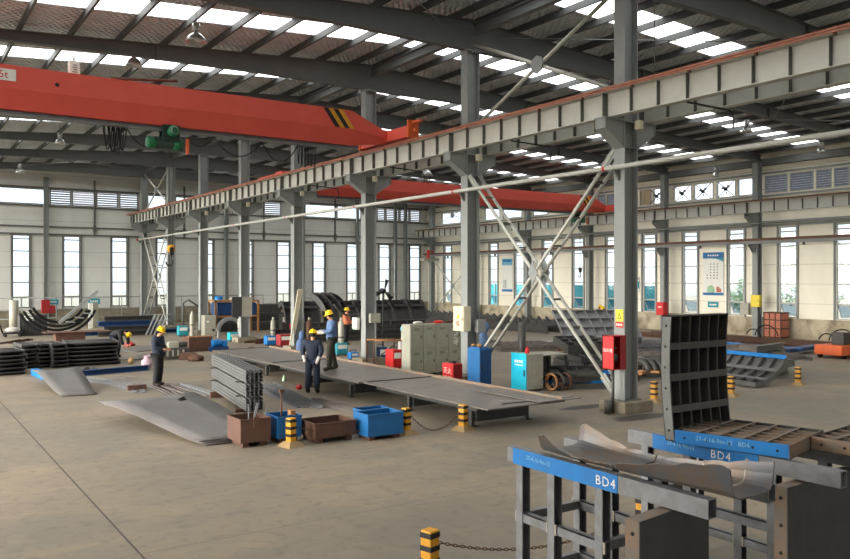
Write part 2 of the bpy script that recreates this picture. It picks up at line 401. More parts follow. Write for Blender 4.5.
q = MB(); q.box(XL, XR, YF - .15, YF, FRONT_TOP, 10.9); struct(q.build('wall_front_unseen', 'cladding_side'))
# low concrete plinth walls with a sill
q = MB(); q.box(2, XR - .1, YB - .12, YB - .002, 0, 1.1); struct(q.build('baseboard_back', 'concrete'))
q = MB(); q.box(XR - .14, XR - .002, YF, YB - .12, 0, 0.98); q.box(XR - .2, XR - .002, YF, YB - .12, 0.98, 1.03); struct(q.build('baseboard_right', 'plinth_concrete'))
# ---- windows
wn = [0]
def win_back(x0, x1, z0, z1, style):
    wn[0] += 1; y = YB + .02; e = bpy.data.objects.new('window_%d' % wn[0], None); COL.objects.link(e); struct(e); e.location = (x0, y, z0)
    w, h = x1 - x0, z1 - z0; f = MB(); t = .05
    f.box(0, t, -.05, .06, 0, h); f.box(w - t, w, -.05, .06, 0, h); f.box(t, w - t, -.05, .06, 0, t); f.box(t, w - t, -.05, .06, h - t, h)
    g = MB(); slat = MB()
    if style == 'slot':
        for z in (0.68, 1.62, 2.62, 3.62, 4.4): f.box(t, w - t, -.03, .05, z - .03, z + .03)
        f.box(w / 2 - .02, w / 2 + .02, -.03, .05, t, .65)
        g.box(t, w - t, .0, .012, t, h - t)
    elif style == 'white':
        n = max(1, round(w / 3.0))
        for k in range(1, n): f.box(w * k / n - .02, w * k / n + .02, -.03, .05, t, h - t)
        g.box(t, w - t, .0, .012, t, h - t)
    else:
        n = 6
        for k in range(n):
            z = t + (h - 2 * t) * (k + .5) / n; dz = .042 if style == 'louver' else .05
            slat.add([(t, -.05, z + dz), (w - t, -.05, z + dz), (w - t, .05, z - dz), (t, .05, z - dz), (t, -.045, z + dz + .008), (w - t, -.045, z + dz + .008), (w - t, .055, z - dz + .008), (t, .055, z - dz + .008)],
                     [(0, 1, 2, 3), (7, 6, 5, 4), (0, 4, 5, 1), (1, 5, 6, 2), (2, 6, 7, 3), (3, 7, 4, 0)])
    f.build('window_frame', 'window_frame', e)
    if g.v: g.build('window_pane', 'glass', e)
    if slat.v: slat.build('louver_slats', 'louver_light' if style == 'louverlight' else 'louver_grey', e)
mat('louver_grey', (132, 140, 156), 0.4); mat('louver_light', (224, 226, 236), 0.4)
mat('board_tan', (196, 176, 140), 0.7, rgb2=(170, 150, 116))
for x in back_x: win_back(x, x + WIN_W, BZ0, BZ1, 'slot')
for a, c, s in HB: win_back(a, c, HZ0, HZ1, s)
def win_side(y0, y1, z0, z1, style):
    wn[0] += 1; e = bpy.data.objects.new('window_%d' % wn[0], None); COL.objects.link(e); struct(e); e.location = (XR + .02, y0, z0)
    w, h = y1 - y0, z1 - z0; f = MB(); t = .05
    f.box(-.05, .06, 0, t, 0, h); f.box(-.05, .06, w - t, w, 0, h); f.box(-.05, .06, t, w - t, 0, t); f.box(-.05, .06, t, w - t, h - t, h)
    g = MB(); slat = MB(); vent = None
    if style == 'slot':
        for z in (0.74, 1.74, 2.72, 3.7, 4.45): f.box(-.03, .05, t, w - t, z - .035, z + .035)
        g.box(.0, .012, t, w - t, .78, h - t)
        vent = MB(); d = Vector((.32, 0, -.58)); A = Vector((.03, t, .70)); B2 = Vector((.03, w - t, .70))      # hopper sash pushed outwards
        for p, r in ((A, A + d), (B2, B2 + d), (A, B2), (A + d, B2 + d)): vent.bar(p, r, .035)
        pane = MB(); pane.add([A, B2, B2 + d, A + d, A + Vector((.01, 0, .005)), B2 + Vector((.01, 0, .005)), B2 + d + Vector((.01, 0, .005)), A + d + Vector((.01, 0, .005))], [(0, 1, 2, 3), (7, 6, 5, 4), (0, 4, 5, 1), (1, 5, 6, 2), (2, 6, 7, 3), (3, 7, 4, 0)])
    elif style == 'white': g.box(.0, .012, t, w - t, t, h - t)
    elif style == 'boarded': g.box(.0, .03, t, w - t, t, h - t); f.box(-.04, .05, w * .62, w * .68, t, h - t)
    elif style == 'louver':
        n = 7
        for k in range(n):
            z = t + (h - 2 * t) * (k + .5) / n
            slat.add([(-.05, t, z + .048), (-.05, w - t, z + .048), (.05, w - t, z - .048), (.05, t, z - .048), (-.045, t, z + .056), (-.045, w - t, z + .056), (.055, w - t, z - .04), (.055, t, z - .04)],
                     [(0, 1, 2, 3), (7, 6, 5, 4), (0, 4, 5, 1), (1, 5, 6, 2), (2, 6, 7, 3), (3, 7, 4, 0)])
    f.build('window_frame', 'sash_light', e)
    if g.v: g.build('window_pane', 'board_tan' if style == 'boarded' else 'glass', e)
    if slat.v: slat.build('louver_slats', 'louver_grey', e)
    if vent:
        s = vent.build('vent_sash', 'sash_light', e); pane.build('vent_pane', 'glass_blue', s)
for y in side_y: win_side(y - .95, y, RZ0, RZ1, 'slot')
fan_spots = []
for a, c, s in HS:
    win_side(a, c, SZ0, SZ1, s)
    if s == 'fan': fan_spots.append((a, c))
# ---- girts and gable posts of the wall framing
q = MB()
for z in (6.42, 5.93, HZ0 - .1, HZ1 + .08, 0.75): q.box(2.0, XR - .02, YB - .1, YB - .03, z - .05, z + .05)
for x in back_x:
    for dx in (-.09, WIN_W + .04): q.box(x + dx, x + dx + .05, YB - .09, YB - .004, 1.1, 5.9)
struct(q.build('trim_1', 'edge_paint'))
q = MB()
for z in (6.05, 5.86): q.box(XR - .1, XR - .03, YF, YB - .2, z - .05, z + .05)
for z in (SZ0 - .12, SZ1 + .12): q.box(XR - .1, XR - .03, YF, YB - .2, z - .05, z + .05)
for y in side_y:
    for dy in (-1.06, .04): q.box(XR - .09, XR - .004, y + dy, y + dy + .07, 1.03, 5.86)
struct(q.build('trim_2', 'steel_paint'))
q = MB(); q.box(XR - .45, XR - .04, YF, YB - .2, 9.0, 9.35); struct(q.build('trim_3', 'rafter_paint'))
# ---- roof sheets with one translucent strip per bay and slope
SK0, SK1 = SKY_SPAN
q = MB(); strips = []
for side in (-1, 1):
    xe = XL - .1 if side < 0 else XR + .1
    cuts = [YF]
    for y in FR[:-1]:
        cuts += [y + SK0, y + SK1]; strips.append((side, xe, y + SK0, y + SK1))
    cuts.append(YB + .1)
    for i in range(0, len(cuts), 2):
        a, c = cuts[i], cuts[i + 1]
        z0, z1 = ROOF(XM), ROOF(xe)
        vs = [(XM, a, z0), (XM, c, z0), (xe, c, z1), (xe, a, z1)]; vs += [(x, y, z + .08) for x, y, z in vs]
        q.add(vs, [(0, 1, 2, 3), (7, 6, 5, 4), (0, 4, 5, 1), (1, 5, 6, 2), (2, 6, 7, 3), (3, 7, 4, 0)])
struct(q.build('ceiling', 'foil'))
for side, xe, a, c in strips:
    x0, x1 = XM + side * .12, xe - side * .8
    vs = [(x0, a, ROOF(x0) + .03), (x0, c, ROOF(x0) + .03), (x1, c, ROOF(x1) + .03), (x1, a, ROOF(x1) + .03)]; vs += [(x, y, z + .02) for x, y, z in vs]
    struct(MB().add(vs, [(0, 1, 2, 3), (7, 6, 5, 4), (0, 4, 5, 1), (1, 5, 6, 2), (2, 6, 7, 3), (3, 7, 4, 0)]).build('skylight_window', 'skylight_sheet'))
    for u0, u1 in ((XM, x0), (x1, xe)):
        vs = [(u0, a, ROOF(u0)), (u0, c, ROOF(u0)), (u1, c, ROOF(u1)), (u1, a, ROOF(u1))]; vs += [(x, y, z + .08) for x, y, z in vs]
        struct(MB().add(vs, [(0, 1, 2, 3), (7, 6, 5, 4), (0, 4, 5, 1), (1, 5, 6, 2), (2, 6, 7, 3), (3, 7, 4, 0)]).build('ceiling_strip', 'foil'))
# ---- purlins
first = None
for side, xe in ((-1, XL), (1, XR)):
    x = XM + side * .45
    while abs(x - XM) < abs(xe - XM) - .3:
        z = ROOF(x)
        if first is None:
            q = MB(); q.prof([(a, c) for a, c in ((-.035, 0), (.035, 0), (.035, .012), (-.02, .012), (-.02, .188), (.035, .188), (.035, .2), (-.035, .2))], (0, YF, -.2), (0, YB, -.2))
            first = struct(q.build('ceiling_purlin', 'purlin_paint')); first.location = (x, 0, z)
        else:
            o = first.copy(); COL.objects.link(o); o.location = (x, 0, z)
        x += side * 1.35
# ---- rafters: tapered I-girders, deep at the middle columns
def rafter(side, xe, y):
    n = abs(xe - XM); off = [0.0, 1.0, 4.0, 8.0, 12.0, 19.5, n]
    sl = .065 if side < 0 else .05; bot = [9.83, 9.83, 9.86, 9.79, 9.66, 9.12, 8.95] if side < 0 else [9.83, 9.83, 9.86, 9.79, 9.66, 9.38, 9.24]; top = [10.74 - sl * d for d in off]
    q = MB()
    for i in range(len(off) - 1):
        xa, xb = XM + side * off[i], XM + side * off[i + 1]
        for (za0, za1, zb0, zb1, hw) in ((bot[i] + .015, top[i] - .015, bot[i + 1] + .015, top[i + 1] - .015, .006), (bot[i], bot[i] + .02, bot[i + 1], bot[i + 1] + .02, .11), (top[i] - .02, top[i], top[i + 1] - .02, top[i + 1], .11)):
            vs = [(xa, y - hw, za0), (xb, y - hw, zb0), (xb, y + hw, zb0), (xa, y + hw, za0), (xa, y - hw, za1), (xb, y - hw, zb1), (xb, y + hw, zb1), (xa, y + hw, za1)]
            q.add(vs, [(3, 2, 1, 0), (4, 5, 6, 7), (0, 1, 5, 4), (1, 2, 6, 5), (2, 3, 7, 6), (3, 0, 4, 7)])
    for d in (7.5, 15.0):                              # bolted splice plates
        i = max(k for k in range(len(off)) if off[k] <= d); t = (d - off[i]) / (off[i + 1] - off[i]); zb = bot[i] + t * (bot[i + 1] - bot[i])
        q.cbox((XM + side * d, y, (zb - .03 + 10.74 - sl * d) / 2), (.03, .22, 10.74 - sl * d - zb + .03))
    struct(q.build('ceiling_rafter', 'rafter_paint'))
for y in FR:
    rafter(-1, XL, y); rafter(1, XR - .4, y)
q = MB()                                              # ridge tie beams and roof bracing rods
for i in range(len(FR) - 1): q.prof(IPROF(.2, .3, .014, .01), (XM, FR[i] + .22, 10.25), (XM, FR[i + 1] - .22, 10.25))
struct(q.build('ceiling_tie_beam', 'rafter_paint'))
for k, (ya, yb) in enumerate(((12.8, 18.8), (48.8, 54.8))):
    for s in (-1, 1):
        for j in range(3):
            xa, xb = XM + s * (1.0 + 7.2 * j), XM + s * (8.2 + 7.2 * j)
            zf = lambda x: 10.45 - .06 * abs(x - XM)
            q = MB(); q.tube([(xa, ya, zf(xa)), (xb, yb, zf(xb))], .014, 5); q.tube([(xa, yb, zf(xa)), (xb, ya, zf(xb))], .014, 5)
            struct(q.build('ceiling_brace_rod', 'steel_paint'))
# ================================================================ COLUMNS, RUNWAYS, BRACES
def hsec(mb, x, y, z0, z1, dx, dy, tf=.02, tw=.014):     # flanges face +-X
    mb.box(x - dx / 2, x - dx / 2 + tf, y - dy / 2, y + dy / 2, z0, z1); mb.box(x + dx / 2 - tf, x + dx / 2, y - dy / 2, y + dy / 2, z0, z1)
    mb.box(x - dx / 2 + tf, x + dx / 2 - tf, y - tw / 2, y + tw / 2, z0, z1)
clabels = {0: 'thick grey steel column with the red hydrant cabinet and yellow warning sign', 1: 'grey steel column with a cream electrical box, rising behind the blue cabinet', 2: 'grey steel column rising behind the cluttered workbench, with white-green meter box',
           3: 'grey steel column behind the leaning pale plank', 4: 'grey steel column behind the arched hoop and cyan welder', 5: 'slim grey steel column just left of the pale control cabinet',
           6: 'slim grey steel column behind the standing worker in yellow helmet', 7: 'farthest steel column of the middle row, beside the far ladder-like brace', -1: 'grey steel column of the middle row outside the frame at right'}
for k in range(-1, 8):
    y = Y1 + 6 * k
    t = thing('steel_column', clabels[k], 'column', (XM, y, 0), group='columns of the middle row')
    q = MB(); hsec(q, 0, 0, .28, 9.83, .45, .32); q.box(-.235, .235, -.17, .17, 9.80, 9.83)
    for sx in (-.15, -.05, .05, .15): q.cbox((sx, -.13, 9.78), (.03, .03, .06))
    q.build('shaft', 'steel_paint', t)
    q = MB(); q.box(-.27, .27, -.22, .22, .25, .28); q.build('base_plate', 'edge_paint', t)
    q = MB(); q.bevbox(-.48, .48, -.40, .40, 0, .25, .02); q.build('pedestal', 'concrete', t)
    for s in (-1, 1):                                    # corbels carrying the runway beams
        q = MB()
        for yy in (-.12, .12): q.add([(s * .22, yy - .007, 6.12), (s * .22, yy - .007, 6.76), (s * .85, yy - .007, 6.76), (s * .85, yy - .007, 6.52), (s * .22, yy + .007, 6.12), (s * .22, yy + .007, 6.76), (s * .85, yy + .007, 6.76), (s * .85, yy + .007, 6.52)],
                                     [(0, 1, 2, 3), (7, 6, 5, 4), (0, 4, 5, 1), (1, 5, 6, 2), (2, 6, 7, 3), (3, 7, 4, 0)])
        q.bar((s * .22, 0, 6.12), (s * .85, 0, 6.52), .32, .02); q.box(min(s * .22, s * .88), max(s * .22, s * .88), -.17, .17, 6.74, 6.77)
        q.box(min(s * .83, s * .85), max(s * .83, s * .85), -.16, .16, 6.52, 6.74)
        q.build('corbel', 'steel_paint', t)
    q = MB(); q.box(-.2, .2, -.16, .16, 6.12, 6.14); q.build('stiffener_plate', 'steel_paint', t); q = MB(); q.box(-.2, .2, -.16, .16, 6.72, 6.74); q.build('stiffener_plate', 'steel_paint', t)
RAILZ = 7.43
def runway(name, label, x, y0, y1, zb, zt, side, parts=True):
    t = thing(name, label, 'crane beam', (x, y0, zb))
    h, L_ = zt - zb, y1 - y0; q = MB()
    q.box(-.11, .11, 0, L_, 0, .018); q.box(-.17, .17, 0, L_, h - .018, h); q.box(-.006, .006, 0, L_, .018, h - .018)
    q.build('girder', 'beam_paint', t)
    yy = (Y1 - y0) % 6.0; yy -= 6; proto = plate = None
    while yy < L_:
        if 0 < yy < L_:
            if plate is None:
                q = MB(); q.box(-.16, .16, -.015, .015, .0, h)
                for s in (-1, 1):
                    for z in (.1, .22, .34, .46): q.cbox((s * .07, 0, z), (.04, .06, .035))
                plate = q.build('splice_plate', 'edge_paint', t); plate.location = (0, yy, 0)
            else: o = plate.copy(); COL.objects.link(o); o.location = (0, yy, 0)
        for j in range(1, 8):
            u = yy + .75 * j
            if 0 < u < L_:
                if proto is None: proto = MB().box(-.105, .105, -.005, .005, .018, h - .018).build('web_stiffener', 'edge_paint', t); proto.location = (0, u, 0)
                else: o = proto.copy(); COL.objects.link(o); o.location = (0, u, 0)
        yy += 6
    q = MB(); q.prof([(-.05, 0), (.05, 0), (.05, .015), (.012, .025), (.012, .07), (.03, .08), (.03, .1), (-.03, .1), (-.03, .08), (-.012, .07), (-.012, .025), (-.05, .015)], (0, 0, h), (0, L_, h))
    q.build('crane_rail', 'rail_rust', t)
    return t, h, L_
t, h, L_ = runway('crane_runway_beam', 'long pale crane beam with red conductor rail along the front of the middle columns', XM - .62, 1.0, 56.0, 6.77, 7.34, -1)
for k, z in enumerate((.0, .055)):
    q = MB(); q.box(-.24 - .012, -.24 + .012, 0, L_, h - .018 + z, h + .018 + z); q.build('conductor_rail', 'conductor_red', t)
u = .4; ib = MB().box(-.23, -.15, -.02, .02, h - .06, h + .1).build('insulator_bracket', 'rail_rust', t); ib.location = (0, u, 0)
while u < L_ - 1.6: u += 1.5; o = ib.copy(); COL.objects.link(o); o.location = (0, u, 0)
runway('crane_runway_beam', 'pale crane beam running behind the middle columns, seen below the front beam', XM + .62, 1.0, 56.0, 6.77, 7.34, 1)
t, h, L_ = runway('crane_runway_beam', 'cream crane beam along the right wall above the tall windows', 37.0, -4.0, 56.0, 6.46, 7.02, -1)
q = MB(); q.box(-.24, -.2, 0, L_, h, h + .05); q.build('conductor_rail', 'rail_rust', t)
rlab = {-1: 'column of the right wall outside the frame', 0: 'right wall column outside the frame', 1: 'right wall steel column at the edge of the frame', 2: 'right wall column beside the yellow meter box and reddish crate', 3: 'right wall column carrying the small red hydrant box',
        4: 'right wall column behind the two squatting workers', 5: 'right wall column behind the gusset of the big cross brace', 6: 'right wall column hidden behind the column with the cream electrical box', 7: 'corner steel column where back wall meets right wall'}
for k in range(-1, 8):
    y = Y1 + 6 * k
    t = thing('wall_side_stanchion', rlab[k], 'column', (37.8, y, 0), group='columns of the right wall')
    q = MB(); hsec(q, 0, 0, .03, 9.12, .42, .3); q.build('shaft', 'steel_paint', t)
    q = MB(); q.box(-.26, .26, -.2, .2, 0, .03); q.build('base_plate', 'edge_paint', t)
    q = MB()
    for yy in (-.11, .11): q.add([(-.21, yy - .007, 5.8), (-.21, yy - .007, 6.45), (-.95, yy - .007, 6.45), (-.95, yy - .007, 6.28), (-.21, yy + .007, 5.8), (-.21, yy + .007, 6.45), (-.95, yy + .007, 6.45), (-.95, yy + .007, 6.28)],
                                 [(0, 1, 2, 3), (7, 6, 5, 4), (0, 4, 5, 1), (1, 5, 6, 2), (2, 6, 7, 3), (3, 7, 4, 0)])
    q.bar((-.21, 0, 5.8), (-.95, 0, 6.28), .3, .02); q.box(-.98, -.2, -.16, .16, 6.43, 6.46); q.build('corbel', 'steel_paint', t)
    q = MB()
    for yy in (-.08, .08): q.add([(-.21, yy - .006, 4.3), (-.21, yy - .006, 4.86), (-.6, yy - .006, 4.86), (-.6, yy - .006, 4.72), (-.21, yy + .006, 4.3), (-.21, yy + .006, 4.86), (-.6, yy + .006, 4.86), (-.6, yy + .006, 4.72)],
                                 [(0, 1, 2, 3), (7, 6, 5, 4), (0, 4, 5, 1), (1, 5, 6, 2), (2, 6, 7, 3), (3, 7, 4, 0)])
    q.box(-.62, -.2, -.12, .12, 4.85, 4.87); q.build('rail_bracket', 'steel_paint', t)
t = thing('wall_rail', 'red-brown lower rail on grey channel along the right wall windows', 'rail', (37.4, -4, 4.87))
q = MB(); q.prof(IPROF(.14, .2, .012, .01), (0, 0, 0), (0, 59.5, 0)); q.build('carrier', 'steel_paint', t)
q = MB(); q.box(-.05, .05, 0, 59.5, .2, .29); q.box(-.1, -.06, 0, 59.5, .16, .24); q.build('rail', 'rail_rust', t)
u = 2.0; hg = MB().box(-.09, .07, -.02, .02, -.14, .0).build('hanger', 'edge_paint', t); hg.location = (0, u, 0)
while u < 56: u += 3; o = hg.copy(); COL.objects.link(o); o.location = (0, u, 0)
q = MB(); q.tube([(37.25, -4, 5.92), (37.25, 55.5, 5.92)], .04, 8); tag(q.build('conduit_pipe', 'steel_paint'), 'thin grey conduit pipe along the right wall above the red-brown rail', 'pipe')
# gable posts
def gable(x, wide, label):
    q = MB(); hsec(q, 0, 0, 0, 9.6, wide, .24); o = q.build('gable_post', 'steel_paint'); o.location = (x, 56.12, 0)
    tag(o, label, 'column', 'posts of the back wall')
gable(8.52, .30, 'grey wall post between the first two tall windows of the back wall')
gable(20.5, .26, 'grey back wall post seen between the second and third middle columns from the far end'); gable(14.55, .34, 'thick grey back wall post beside the far ladder-like brace')
gable(26.6, .26, 'grey back wall post partly hidden by the column with plank'); gable(31.4, .2, 'slim grey back wall post between two tall windows, right of the fan column')
for x, l in ((35.0, 'left one of the paired grey posts near the back corner'), (36.0, 'right one of the paired grey posts near the back corner')): gable(x, .22, l)
gable(2.6, .26, 'back wall post outside the frame at left')
for x in (11.5, 17.5, 23.5, 29.5):
    q = MB(); q.box(-.05, .05, 0, .1, 5.9, 9.6); q.box(-.09, .09, -.04, .1, 6.15, 6.6); o = q.build('wall_mullion', 'edge_paint'); o.location = (x, 56.28, 0); struct(o)
# under-beam service pipe on brackets
t = thing('service_pipe', 'long slim grey pipe with red bands under the front crane beam', 'pipe', (13.95, 2.0, 5.66))
q = MB(); q.tube([(0, 0, 0), (0, 52.5, 0)], .055, 10); q.build('pipe', 'beam_paint', t)
for k in range(0, 8):
    y = Y1 + 6 * k - 2
    q = MB(); q.tube([(0, y + .28, 0), (0, y + .34, 0)], .062, 10); q.build('red_band', 'red', t)
    q = MB(); q.box(-.05, .165, y - .03, y + .03, -.09, -.055); q.add([(.165, y - .03, -.09), (.165, y + .03, -.09), (.165, y - .03, -.3), (.165, y + .03, -.3), (.0, y - .03, -.09), (.0, y + .03, -.09)], [(0, 1, 3, 2), (0, 2, 4), (1, 5, 3), (2, 3, 5, 4), (0, 4, 5, 1)]); q.build('bracket', 'edge_paint', t)
for k, y in enumerate((10.6, 16.2, 22.3, 28.4)):           # flat power cable arms below the runway
    t = thing('hanging_cable_boom', ['black cable arm hanging under the beam, nearest the camera', 'black cable arm under the beam, between the two nearest columns', 'black cable arm under the beam near the end of the red crane', 'black cable arm under the beam, farthest visible'][k], 'cable arm', (XM - .62, y, 6.77), group='cable arms under the crane beam')
    q = MB(); q.bar((0, 0, -.03), (1.1, -.25, -.12), .05, .03); q.build('arm', 'black', t)
    q = MB(); q.tube([(1.1, -.25, -.12), (1.15, -.3, -.3), (1.12, -.3, -.5)], .02, 6); q.build('cable', 'black', t)
for k in range(0, 6):
    y = Y1 + 6 * k - .35
    q = MB(); q.bevbox(-.07, .07, -.07, .07, -.1, .1, .01); o = q.build('floodlight_box', 'cream'); o.location = (XM + .05, y, 6.63)
    tag(o, ['cream junction box under the runway at the hydrant-cabinet column', 'cream junction box under the runway at the column above the blue cabinet', 'cream junction box under the runway at the workbench column', 'cream junction box under the runway at the leaning-plank column', 'cream junction box under the runway at the hoop column', 'cream junction box under the runway at the control-cabinet column'][k], 'junction box', 'junction boxes under the runway')
# X braces
def brace(y0, y1, z0, z1, label, dx=.17, r=.045, cat='brace', batten=True):
    t = thing('cross_brace', label, 'brace', (XM, y0, 0))
    Ly = y1 - y0
    for nm, a, c in (('diagonal', (0, z0), (Ly, z1)), ('diagonal', (Ly, z0), (0, z1))):
        for s in (-1, 1): MB().tube([(s * dx, a[0], a[1]), (s * dx, c[0], c[1])], r, 8).build('diagonal', 'beam_paint', t)
        for u in (.12, .26, .38, .62, .74, .88):
            p = (a[0] + (c[0] - a[0]) * u, a[1] + (c[1] - a[1]) * u); MB().bar((-dx, p[0], p[1]), (dx, p[0], p[1]), .05, .05).build('batten', 'edge_paint', t)
        for e, u in ((a, .035), (c, .965)):
            p = (a[0] + (c[0] - a[0]) * u, a[1] + (c[1] - a[1]) * u); d = Vector((0, c[0] - a[0], c[1] - a[1])).normalized() * .28
            for s in (-1, 1): MB().bar((s * dx, p[0] - d.y, p[1] - d.z), (s * dx, p[0] + d.y, p[1] + d.z), .025, .2, up=(0, 0, 1)).build('end_plate', 'steel_paint', t)
    for s in (-1, 1):
        X_ = s * (dx + .05); zc = (z0 + z1) / 2; q = MB()
        q.add([(X_ - .01, Ly / 2 - .18, zc), (X_ - .01, Ly / 2, zc - .34), (X_ - .01, Ly / 2 + .18, zc), (X_ - .01, Ly / 2, zc + .34), (X_ + .01, Ly / 2 - .18, zc), (X_ + .01, Ly / 2, zc - .34), (X_ + .01, Ly / 2 + .18, zc), (X_ + .01, Ly / 2, zc + .34)],
              [(0, 1, 2, 3), (7, 6, 5, 4), (0, 4, 5, 1), (1, 5, 6, 2), (2, 6, 7, 3), (3, 7, 4, 0)])
        q.build('gusset', 'steel_paint', t)
brace(12.98, 18.62, .38, 6.1, 'big grey double cross brace between the two nearest columns')
brace(48.98, 54.62, .3, 6.1, 'ladder-like cross brace between the two farthest columns of the row')
def brace1(y0, y1, z0, z1, x, label, r=.05):
    t = thing('cross_brace', label, 'brace', (x, y0, 0)); Ly = y1 - y0
    for a, c in (((0, z0), (Ly, z1)), ((Ly, z0), (0, z1))):
        q = MB(); q.tube([(0, a[0], a[1]), (0, c[0], c[1])], r, 8); q.build('diagonal', 'beam_paint', t)
    q = MB(); zc = (z0 + z1) / 2; q.tube([(-.09, Ly / 2, zc), (-.05, Ly / 2, zc)], .24, 8); q.build('gusset', 'steel_paint', t)
brace1(12.95, 18.65, 7.5, 10.0, XM, 'single grey cross brace above the crane beam between the nearest columns')
brace1(48.95, 54.65, 7.5, 10.0, XM, 'single grey cross brace above the crane beam at the far end')
brace1(48.95, 54.6, .3, 4.6, 37.75, 'dark cross brace on the right wall next to the corner', .05)
brace1(48.95, 54.6, 7.3, 9.0, 37.75, 'upper cross brace on the right wall next to the corner', .03)
# ================================================================ CRANES, LAMPS, WALL FITTINGS
def girder(q, x0, x1, xt, top, crease, bot, wy, end_top, end_bot, endx):
    # box girder: upright sides, sloping lower flanks, tapered at its right end
    st = [(x0, top, crease, bot, wy), (xt, top, crease, bot, wy), (endx, end_top, (end_top + end_bot) / 2 - .02, end_bot, wy * .8)]
    vs = []
    for x, t_, c_, b_, w_ in st: vs += [(x, -w_, t_), (x, -w_, c_), (x, -w_ * .42, b_), (x, w_ * .42, b_), (x, w_, c_), (x, w_, t_)]
    fs = [(i * 6 + k, i * 6 + (k + 1) % 6, (i + 1) * 6 + (k + 1) % 6, (i + 1) * 6 + k) for i in range(2) for k in range(6)] + [(5, 4, 3, 2, 1, 0), (12, 13, 14, 15, 16, 17)]
    q.add(vs, fs)
def crane(label, x0, x1, y, top, crease, bot, railx, railz, dirt, stripes, hoist_x, hoist_drop):
    t = thing('overhead_crane', label, 'crane', (0, y, 0))
    wy = .33; xt = x1 - 1.55; ex = x1 - .2
    q = MB(); girder(q, x0, x1, xt, top, crease, bot, wy, railz + .42, railz + .06, ex); q.build('girder', 'crane_red', t)
    q = MB(); q.box(x0, xt + .35, -.15, .15, bot - .13, bot - .11); q.box(x0, xt + .35, -.012, .012, bot - .11, bot); q.build('hoist_track', 'grey_steel', t)
    q = MB()
    for k in range(2): pass
    for s, mi in ((0, 'black'), (1, 'yellow'), (2, 'black'), (3, 'yellow')):
        q = MB(); a = xt - 1.0 + s * .17; lean = .42
        q.add([(a, -wy - .004, top - .01), (a + .17, -wy - .004, top - .01), (a + .17 + lean, -wy - .004, crease + .01), (a + lean, -wy - .004, crease + .01)], [(0, 1, 2, 3)])
        q.build('hazard_stripe', mi, t, fix=False)
    for xx, sgn in ((railx, 1),):
        q = MB(); q.bevbox(xx - .17, xx + .17, -1.5, 1.5, railz + .1, railz + .46, .015); c = q.build('end_carriage', 'crane_red', t)
        for e in (-1, 1):
            q = MB(); q.box(xx - .2, xx + .2, min(e * 1.5, e * 1.58), max(e * 1.5, e * 1.58), railz + .05, railz + .62); q.tube([(xx, e * 1.57, railz + .3), (xx, e * 1.75, railz + .3)], .07, 8)
            if e < 0: q.box(xx - .06, xx + .06, -2.0, -1.56, railz + .5, railz + .58)
            q.build('buffer', 'orange', c)
        for yy in (-1.15, 1.15):
            q = MB(); q.lathe([(.001, -.06), (.16, -.06), (.16, -.035), (.13, -.035), (.13, .035), (.16, .035), (.16, .06), (.001, .06)], (xx, yy, railz + .26), 14, 'x'); q.build('wheel', 'dark_steel', c)
        q = MB(); q.tube([(xx - .2, .6, railz + .3), (xx - .55, .6, railz + .3)], .1, 10); q.bevbox(xx - .35, xx - .17, .45, .75, railz + .15, railz + .45); q.build('travel_motor', 'green_dark', c)
    # hoist with motor, drum, trolley and rope block
    h = MB(); hx_ = hoist_x; zb = bot - .13
    ho = MB().bevbox(hx_ - .2, hx_ + .2, -.19, .19, zb - .3, zb - .14, .02).build('hoist', 'green_dark', t)
    for s in (-1, 1): MB().box(hx_ - .24, hx_ + .24, s * .17 - .01, s * .17 + .01, zb - .28, zb + .16).build('side_plate', 'green_dark', ho)
    for dx in (-.14, .14):
        for s in (-1, 1): MB().lathe([(.001, -.02), (.07, -.02), (.07, .02), (.001, .02)], (hx_ + dx, s * .12, zb + .09), 10, 'y').build('trolley_wheel', 'dark_steel', ho)
    q = MB(); q.lathe([(.001, -.36), (.13, -.36), (.15, -.33), (.15, .05), (.16, .06), (.16, .34), (.12, .37), (.001, .37)], (hx_ - .05, 0, zb - .34), 14, 'x'); q.build('drum', 'green_dark', ho)
    q = MB(); q.lathe([(.001, -.1), (.15, -.1), (.17, -.06), (.17, .1), (.14, .13), (.001, .13)], (hx_ - .52, 0, zb - .34), 14, 'x'); q.build('motor', 'green', ho); q = MB(); q.lathe([(.001, .37), (.15, .37), (.17, .4), (.17, .62), (.001, .62)], (hx_ - .28, 0, zb - .36), 14, 'x'); q.build('gearbox', 'green', ho)
    q = MB(); q.lathe([(.001, -.17), (.1, -.17), (.15, -.12), (.15, .1), (.12, .14), (.001, .14)], (hx_ + .02, -.28, zb - .03), 14, 'y'); q.build('trolley_motor', 'green', ho)
    q = MB(); q.lathe([(.09, -.19), (.1, -.19), (.1, -.17), (.09, -.17)], (hx_ + .02, -.28, zb - .03), 14, 'y'); q.build('motor_ring', 'alu', ho)
    q = MB(); q.bevbox(hx_ + .42, hx_ + .50, -.2, -.12, zb - .62, zb - .18, .01); q.build('guide_plate', 'orange', ho)
    for dx in (-.06, .06): MB().tube([(hx_ + .05 + dx, 0, zb - .45), (hx_ + .05 + dx * .6, 0, hoist_drop + .3)], .009, 5).build('wire_rope', 'dark_steel', ho)
    q = MB(); q.lathe([(.001, -.06), (.1, -.06), (.115, -.03), (.115, .03), (.1, .06), (.001, .06)], (hx_ + .05, 0, hoist_drop + .2), 14, 'y'); hk = q.build('hook_block', dirt, t); q = MB(); q.box(hx_ + .0, hx_ + .10, -.07, .07, hoist_drop + .02, hoist_drop + .24); q.build('cheek_plate', 'black', hk)
    q = MB(); q.tube([(hx_ + .05, 0, hoist_drop + .04), (hx_ + .05, 0, hoist_drop - .1)] + arc((hx_ + .0, 0, hoist_drop - .18), .09, 60, -190, 9), .025, 7); q.build('hook', 'black_steel', hk)
    return t
